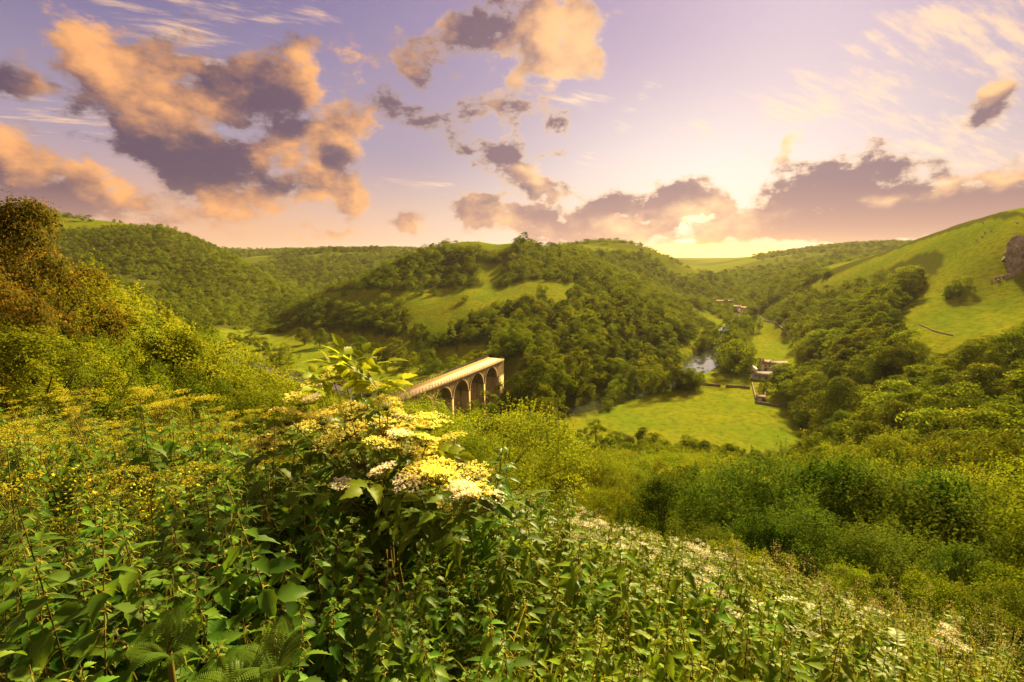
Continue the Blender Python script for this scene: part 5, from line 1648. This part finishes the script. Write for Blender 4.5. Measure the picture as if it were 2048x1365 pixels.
kinds = sorted({b[5] for b in BANKSTUFF}, key=str)
def kind_mesh(k):
    if k[0] == 'net': return joined('nettle', (NETP if k[1] else NET)[k[2]])
    if k[0] == 'umb': s, h, l = UMB[k[1]]; return joined('umbellifer', [s, l] + h)
    return {'pin': PINN, 'spr': SPRIG, 'tuf': TUFT}[k[0]][k[1]]
groups = {'net': ('nettle_bed', 'dense bed of nettles covering the bank behind the nearest plants'), 'umb': ('umbellifer_bed', 'mass of golden umbellifers along the top of the bank'),
          'pin': ('pale_herbs', 'pale pinnate-leaved herbs along the brow of the bank'), 'spr': ('golden_flowers', 'froth of small golden flowers through the bank'), 'tuf': ('long_grass', 'tufts of long seeding grass through the bank')}
for gk, (nm, lab) in groups.items():
    ks = [k for k in kinds if k[0] == gk]
    if not ks: continue
    ix = {k: i for i, k in enumerate(ks)}
    gn_scatter(nm, [(b[0], b[1], b[2] - .02, b[3], b[4], ix[b[5]]) for b in BANKSTUFF if b[5][0] == gk], [kind_mesh(k) for k in ks], label=lab)

# ------------------------------------------------------------------ elder bush in flower
def elder():
    rg = np.random.default_rng(61)
    base = np.array((ELDER_XY[0], ELDER_XY[1], float(hz(*ELDER_XY))))
    t = thing('elder_bush', 'elder bush covered in flat cream flower heads, many with golden light in their colour, in front of the viaduct', 'bush', tuple(base))
    heads = [(690,742,'y'),(640,762,'y'),(622,795,'w'),(735,768,'y'),(600,792,'y'),(582,822,'y'),(645,826,'y'),(530,878,'y'),(548,888,'y'),(700,815,'y'),(722,838,'y'),(762,842,'y'),(790,820,'y'),(802,862,'y'),
             (830,848,'y'),(690,858,'y'),(850,872,'y'),(880,890,'w'),(862,836,'y'),(805,834,'w'),(765,882,'y'),(822,892,'y'),(762,936,'w'),(686,966,'w'),(752,958,'w'),(815,964,'w'),(862,948,'y'),(902,962,'y'),
             (932,986,'w'),(912,1000,'y'),(950,975,'y'),(978,994,'w'),(882,942,'y'),(850,905,'y'),(900,872,'y'),(796,865,'w'),(925,970,'w'),(880,930,'y'),(840,935,'y'),(720,900,'y'),(660,880,'y'),(618,850,'y'),(775,800,'y'),(560,850,'y'),(950,940,'y')]
    tips = []
    for (px, py, c) in heads:
        Y = 2.95 + rg.uniform(-.35, .35) - .0009 * (py - 850) - (.32 if py > 925 else 0)
        p = at(px, py, Y) - base
        tips.append(p)
        fl, st = EHEAD[c][int(rg.integers(len(EHEAD[c])))]
        h = link('flower_head', fl, parent=t)
        h.location = p; h.rotation_euler = (rg.normal() * .16 - .05, rg.normal() * .16, rg.uniform(0, 6.28)); s = rg.uniform(.95, 1.3) * (.78 if c == 'w' else 1); h.scale = (s, s, s)
        link('flower_stalks', st, parent=h)
    tips += [at(712, 722, 2.9) - base, at(755, 760, 2.8) - base, at(668, 748, 3.0) - base]
    forks = [np.array([rg.normal() * .10, rg.normal() * .10, rg.uniform(.45, .75)]) for _ in range(7)]
    for fk in forks:
        v, f = tube([rg.normal(size=3) * (.05, .05, 0), fk * .55 + rg.normal(size=3) * .02, fk], [.014, .011, .009], 6)
        b = MB(); b.add(v, f, tint=.3); link('main_stem', b.mesh('main_stem', 'red_stem'), parent=t)
    nl = 0
    for j, p in enumerate(tips):
        fk = min(forks, key=lambda q: np.linalg.norm((q - p)[:2]))
        q0 = p - np.array([0, 0, .07])
        mid = fk * .45 + q0 * .55 + np.array([0, 0, -.05]) + rg.normal(size=3) * .03
        v, f = tube([fk, mid, q0], [.006, .0045, .003], 5)
        b = MB(); b.add(v, f, tint=.8); link('branch', b.mesh('branch', 'green_stem'), parent=t)
        top = j >= len(heads)
        for m in range(5 if not top else 7):
            u = (m + 1) / 5 if not top else .75 + .04 * m
            pos = fk * (1 - u) ** 2 + 2 * mid * u * (1 - u) + q0 * u * u if not top else q0
            me = (EYOUNG if top or (m == 4 and rg.random() < .35) else ELEAF)
            o = link('leaf', me[int(rg.integers(len(me)))], parent=t)
            o.location = pos; o.rotation_euler = (rg.normal() * .35, rg.uniform(-.45, .25) if not top else rg.uniform(-.9, -.2), rg.uniform(0, 6.28)); s = rg.uniform(.8, 1.25); o.scale = (s, s, s)
            nl += 1
elder()

# ------------------------------------------------------------------ copper-leaved tree at the left, bushes just below the brow
def copper_tree():
    rg = np.random.default_rng(88)
    V, F, T, cl = crown_leaves(rg, SHAPES['round'], 80, 34000, .018, .25, ragged=.2)
    me = leafmesh('crown_copper', V, F, T); me.materials.append(MAT['copperleaf'])
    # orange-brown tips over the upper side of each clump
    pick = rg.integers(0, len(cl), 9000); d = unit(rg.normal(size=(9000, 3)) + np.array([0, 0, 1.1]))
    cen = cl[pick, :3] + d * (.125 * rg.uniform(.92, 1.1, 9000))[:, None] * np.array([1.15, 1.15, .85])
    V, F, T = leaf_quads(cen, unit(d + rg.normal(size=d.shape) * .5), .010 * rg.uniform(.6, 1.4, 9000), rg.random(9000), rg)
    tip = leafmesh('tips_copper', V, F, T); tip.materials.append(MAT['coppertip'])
    tm = trunk_mesh('trunk_copper', rg, cl, limbs=22); tm.materials.append(MAT['bark'])
    for px, top, Y, h, lab in ((30, 440, 23, 11.5, 'big copper-tinged tree with orange tips standing over the top of the bank'), (-90, 520, 17, 8.5, 'smaller copper-tinged tree beside the big one at the top of the bank')):
        p = at(px, top, Y); g = float(hz(p[0], p[1])); hh = p[2] - g
        t = thing('copper_tree', lab, 'tree', (p[0], p[1], g), rg.uniform(0, 6)); t.scale = (hh * .66, hh * .66, hh)
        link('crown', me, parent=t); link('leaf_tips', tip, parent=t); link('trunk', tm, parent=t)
copper_tree()
for k, (px, py, Y, key, lab) in enumerate(((1330, 975, 13.5, 'hedge1', 'dark bush just below the brow of the bank, nearest the elder'), (1440, 968, 14.5, 'hedge0', 'wide deep green bush below the brow beside the dark bush nearest the elder'),
        (1560, 962, 13.0, 'hedge0', 'broad leafy bush below the brow in the middle of its row'), (1680, 955, 12.5, 'hedge1', 'tall rounded bush below the brow behind the cow parsley'), (1800, 960, 12.0, 'hedge0', 'wide spreading bush below the brow with lighter top shoots'),
        (1900, 985, 11.5, 'hedge1', 'dark bush at the steep end of the brow'), (2030, 1030, 10.5, 'near1', 'mid green bush at the far end of the brow'), (1240, 990, 15, 'near1', 'low rounded bush between the elder and the dark bush on the brow'),
        (1000, 850, 20, 'near5', 'young yellow-green bush with upright leader below the viaduct arches'), (960, 878, 14, 'near1', 'rounded bush directly behind the white elder flowers'),
        (1390, 1058, 9.6, 'hedge0', 'low spreading bush tucked under the brow beside the dark bush'), (1530, 1050, 9.4, 'hedge1', 'low dark bush tucked under the brow behind the first cow parsley'), (1665, 1062, 9.0, 'hedge0', 'low spreading bush tucked under the brow behind the pale herbs'),
        (1800, 1080, 8.6, 'hedge0', 'low leafy bush tucked under the steep part of the brow'), (1940, 1115, 8.0, 'hedge1', 'low dark bush tucked under the far end of the brow'),
        (1995, 1128, 5.6, 'near1', 'small leafy bush on the brow beyond the last cow parsley'), (1490, 1092, 6.2, 'near5', 'small yellow-green bush rising through the cow parsley on the brow'), (1715, 1140, 5.4, 'near1', 'small rounded bush among pale herbs on the brow'), (1300, 1066, 7.2, 'near1', 'small bush on the brow where the cow parsley begins'), (2045, 1180, 4.4, 'near4', 'small dark bush at the lowest end of the brow'),
        (185, 572, 31, 'near0', 'lit yellow-green tree beside the copper-leaved tree'), (262, 606, 35, 'near2', 'lit yellow-green tree one back from the copper-leaved tree'), (335, 672, 31, 'near0', 'round lit tree between the copper-leaved tree and the elder'),
        (425, 722, 33, 'near2', 'loose yellow-green tree above the grassy meadow'), (515, 756, 34, 'near0', 'round yellow-green tree hiding the end of the grassy meadow'), (590, 786, 30, 'near5', 'spreading yellow-green bush behind the elder'),
        (120, 640, 26, 'near1', 'dense mid green bush in front of the copper-leaved tree'), (300, 740, 24, 'near4', 'dark bush in shade below the lit trees'), (420, 780, 22, 'near4', 'dark low bush behind the tall umbellifers'))):
    p = at(px, py, Y); g = float(hz(p[0], p[1])); h = max(p[2] - g, .6)
    crown, trunk = PROTO[key]
    kd = 'tree' if ' tree ' in lab.split(' beside')[0] + ' ' and key in ('near0', 'near2') else 'bush'
    t = thing('broadleaf_tree' if kd == 'tree' else 'bush', lab, kd, (p[0], p[1], g - .1), k * 1.3); t.scale = (h * .95, h * .95, h)
    link('crown', crown, parent=t); link('trunk', trunk, parent=t)
print('bank', n_ind, n_leafy, len(BANKSTUFF), 'objects', len(SC.objects))

# ------------------------------------------------------------------ the evening air
def haze():
    v, f = box(-5400, 5400, -5400, 5400, -6, 190)
    me = mesh_np('haze', v, f, 4)
    m = bpy.data.materials.new('haze'); m.use_nodes = True; nt = m.node_tree; nt.nodes.clear()
    out = nt.nodes.new('ShaderNodeOutputMaterial'); pv = nt.nodes.new('ShaderNodeVolumePrincipled')
    pv.inputs['Color'].default_value = (0.95, 0.90, 0.86, 1); pv.inputs['Density'].default_value = HAZE_DENSITY; pv.inputs['Anisotropy'].default_value = 0.35
    nt.links.new(pv.outputs[0], out.inputs['Volume'])
    me.materials.append(m)
    link('haze', me, kind='stuff', label='thin golden evening haze over the valley')
HAZE_DENSITY = 0.000024
haze()
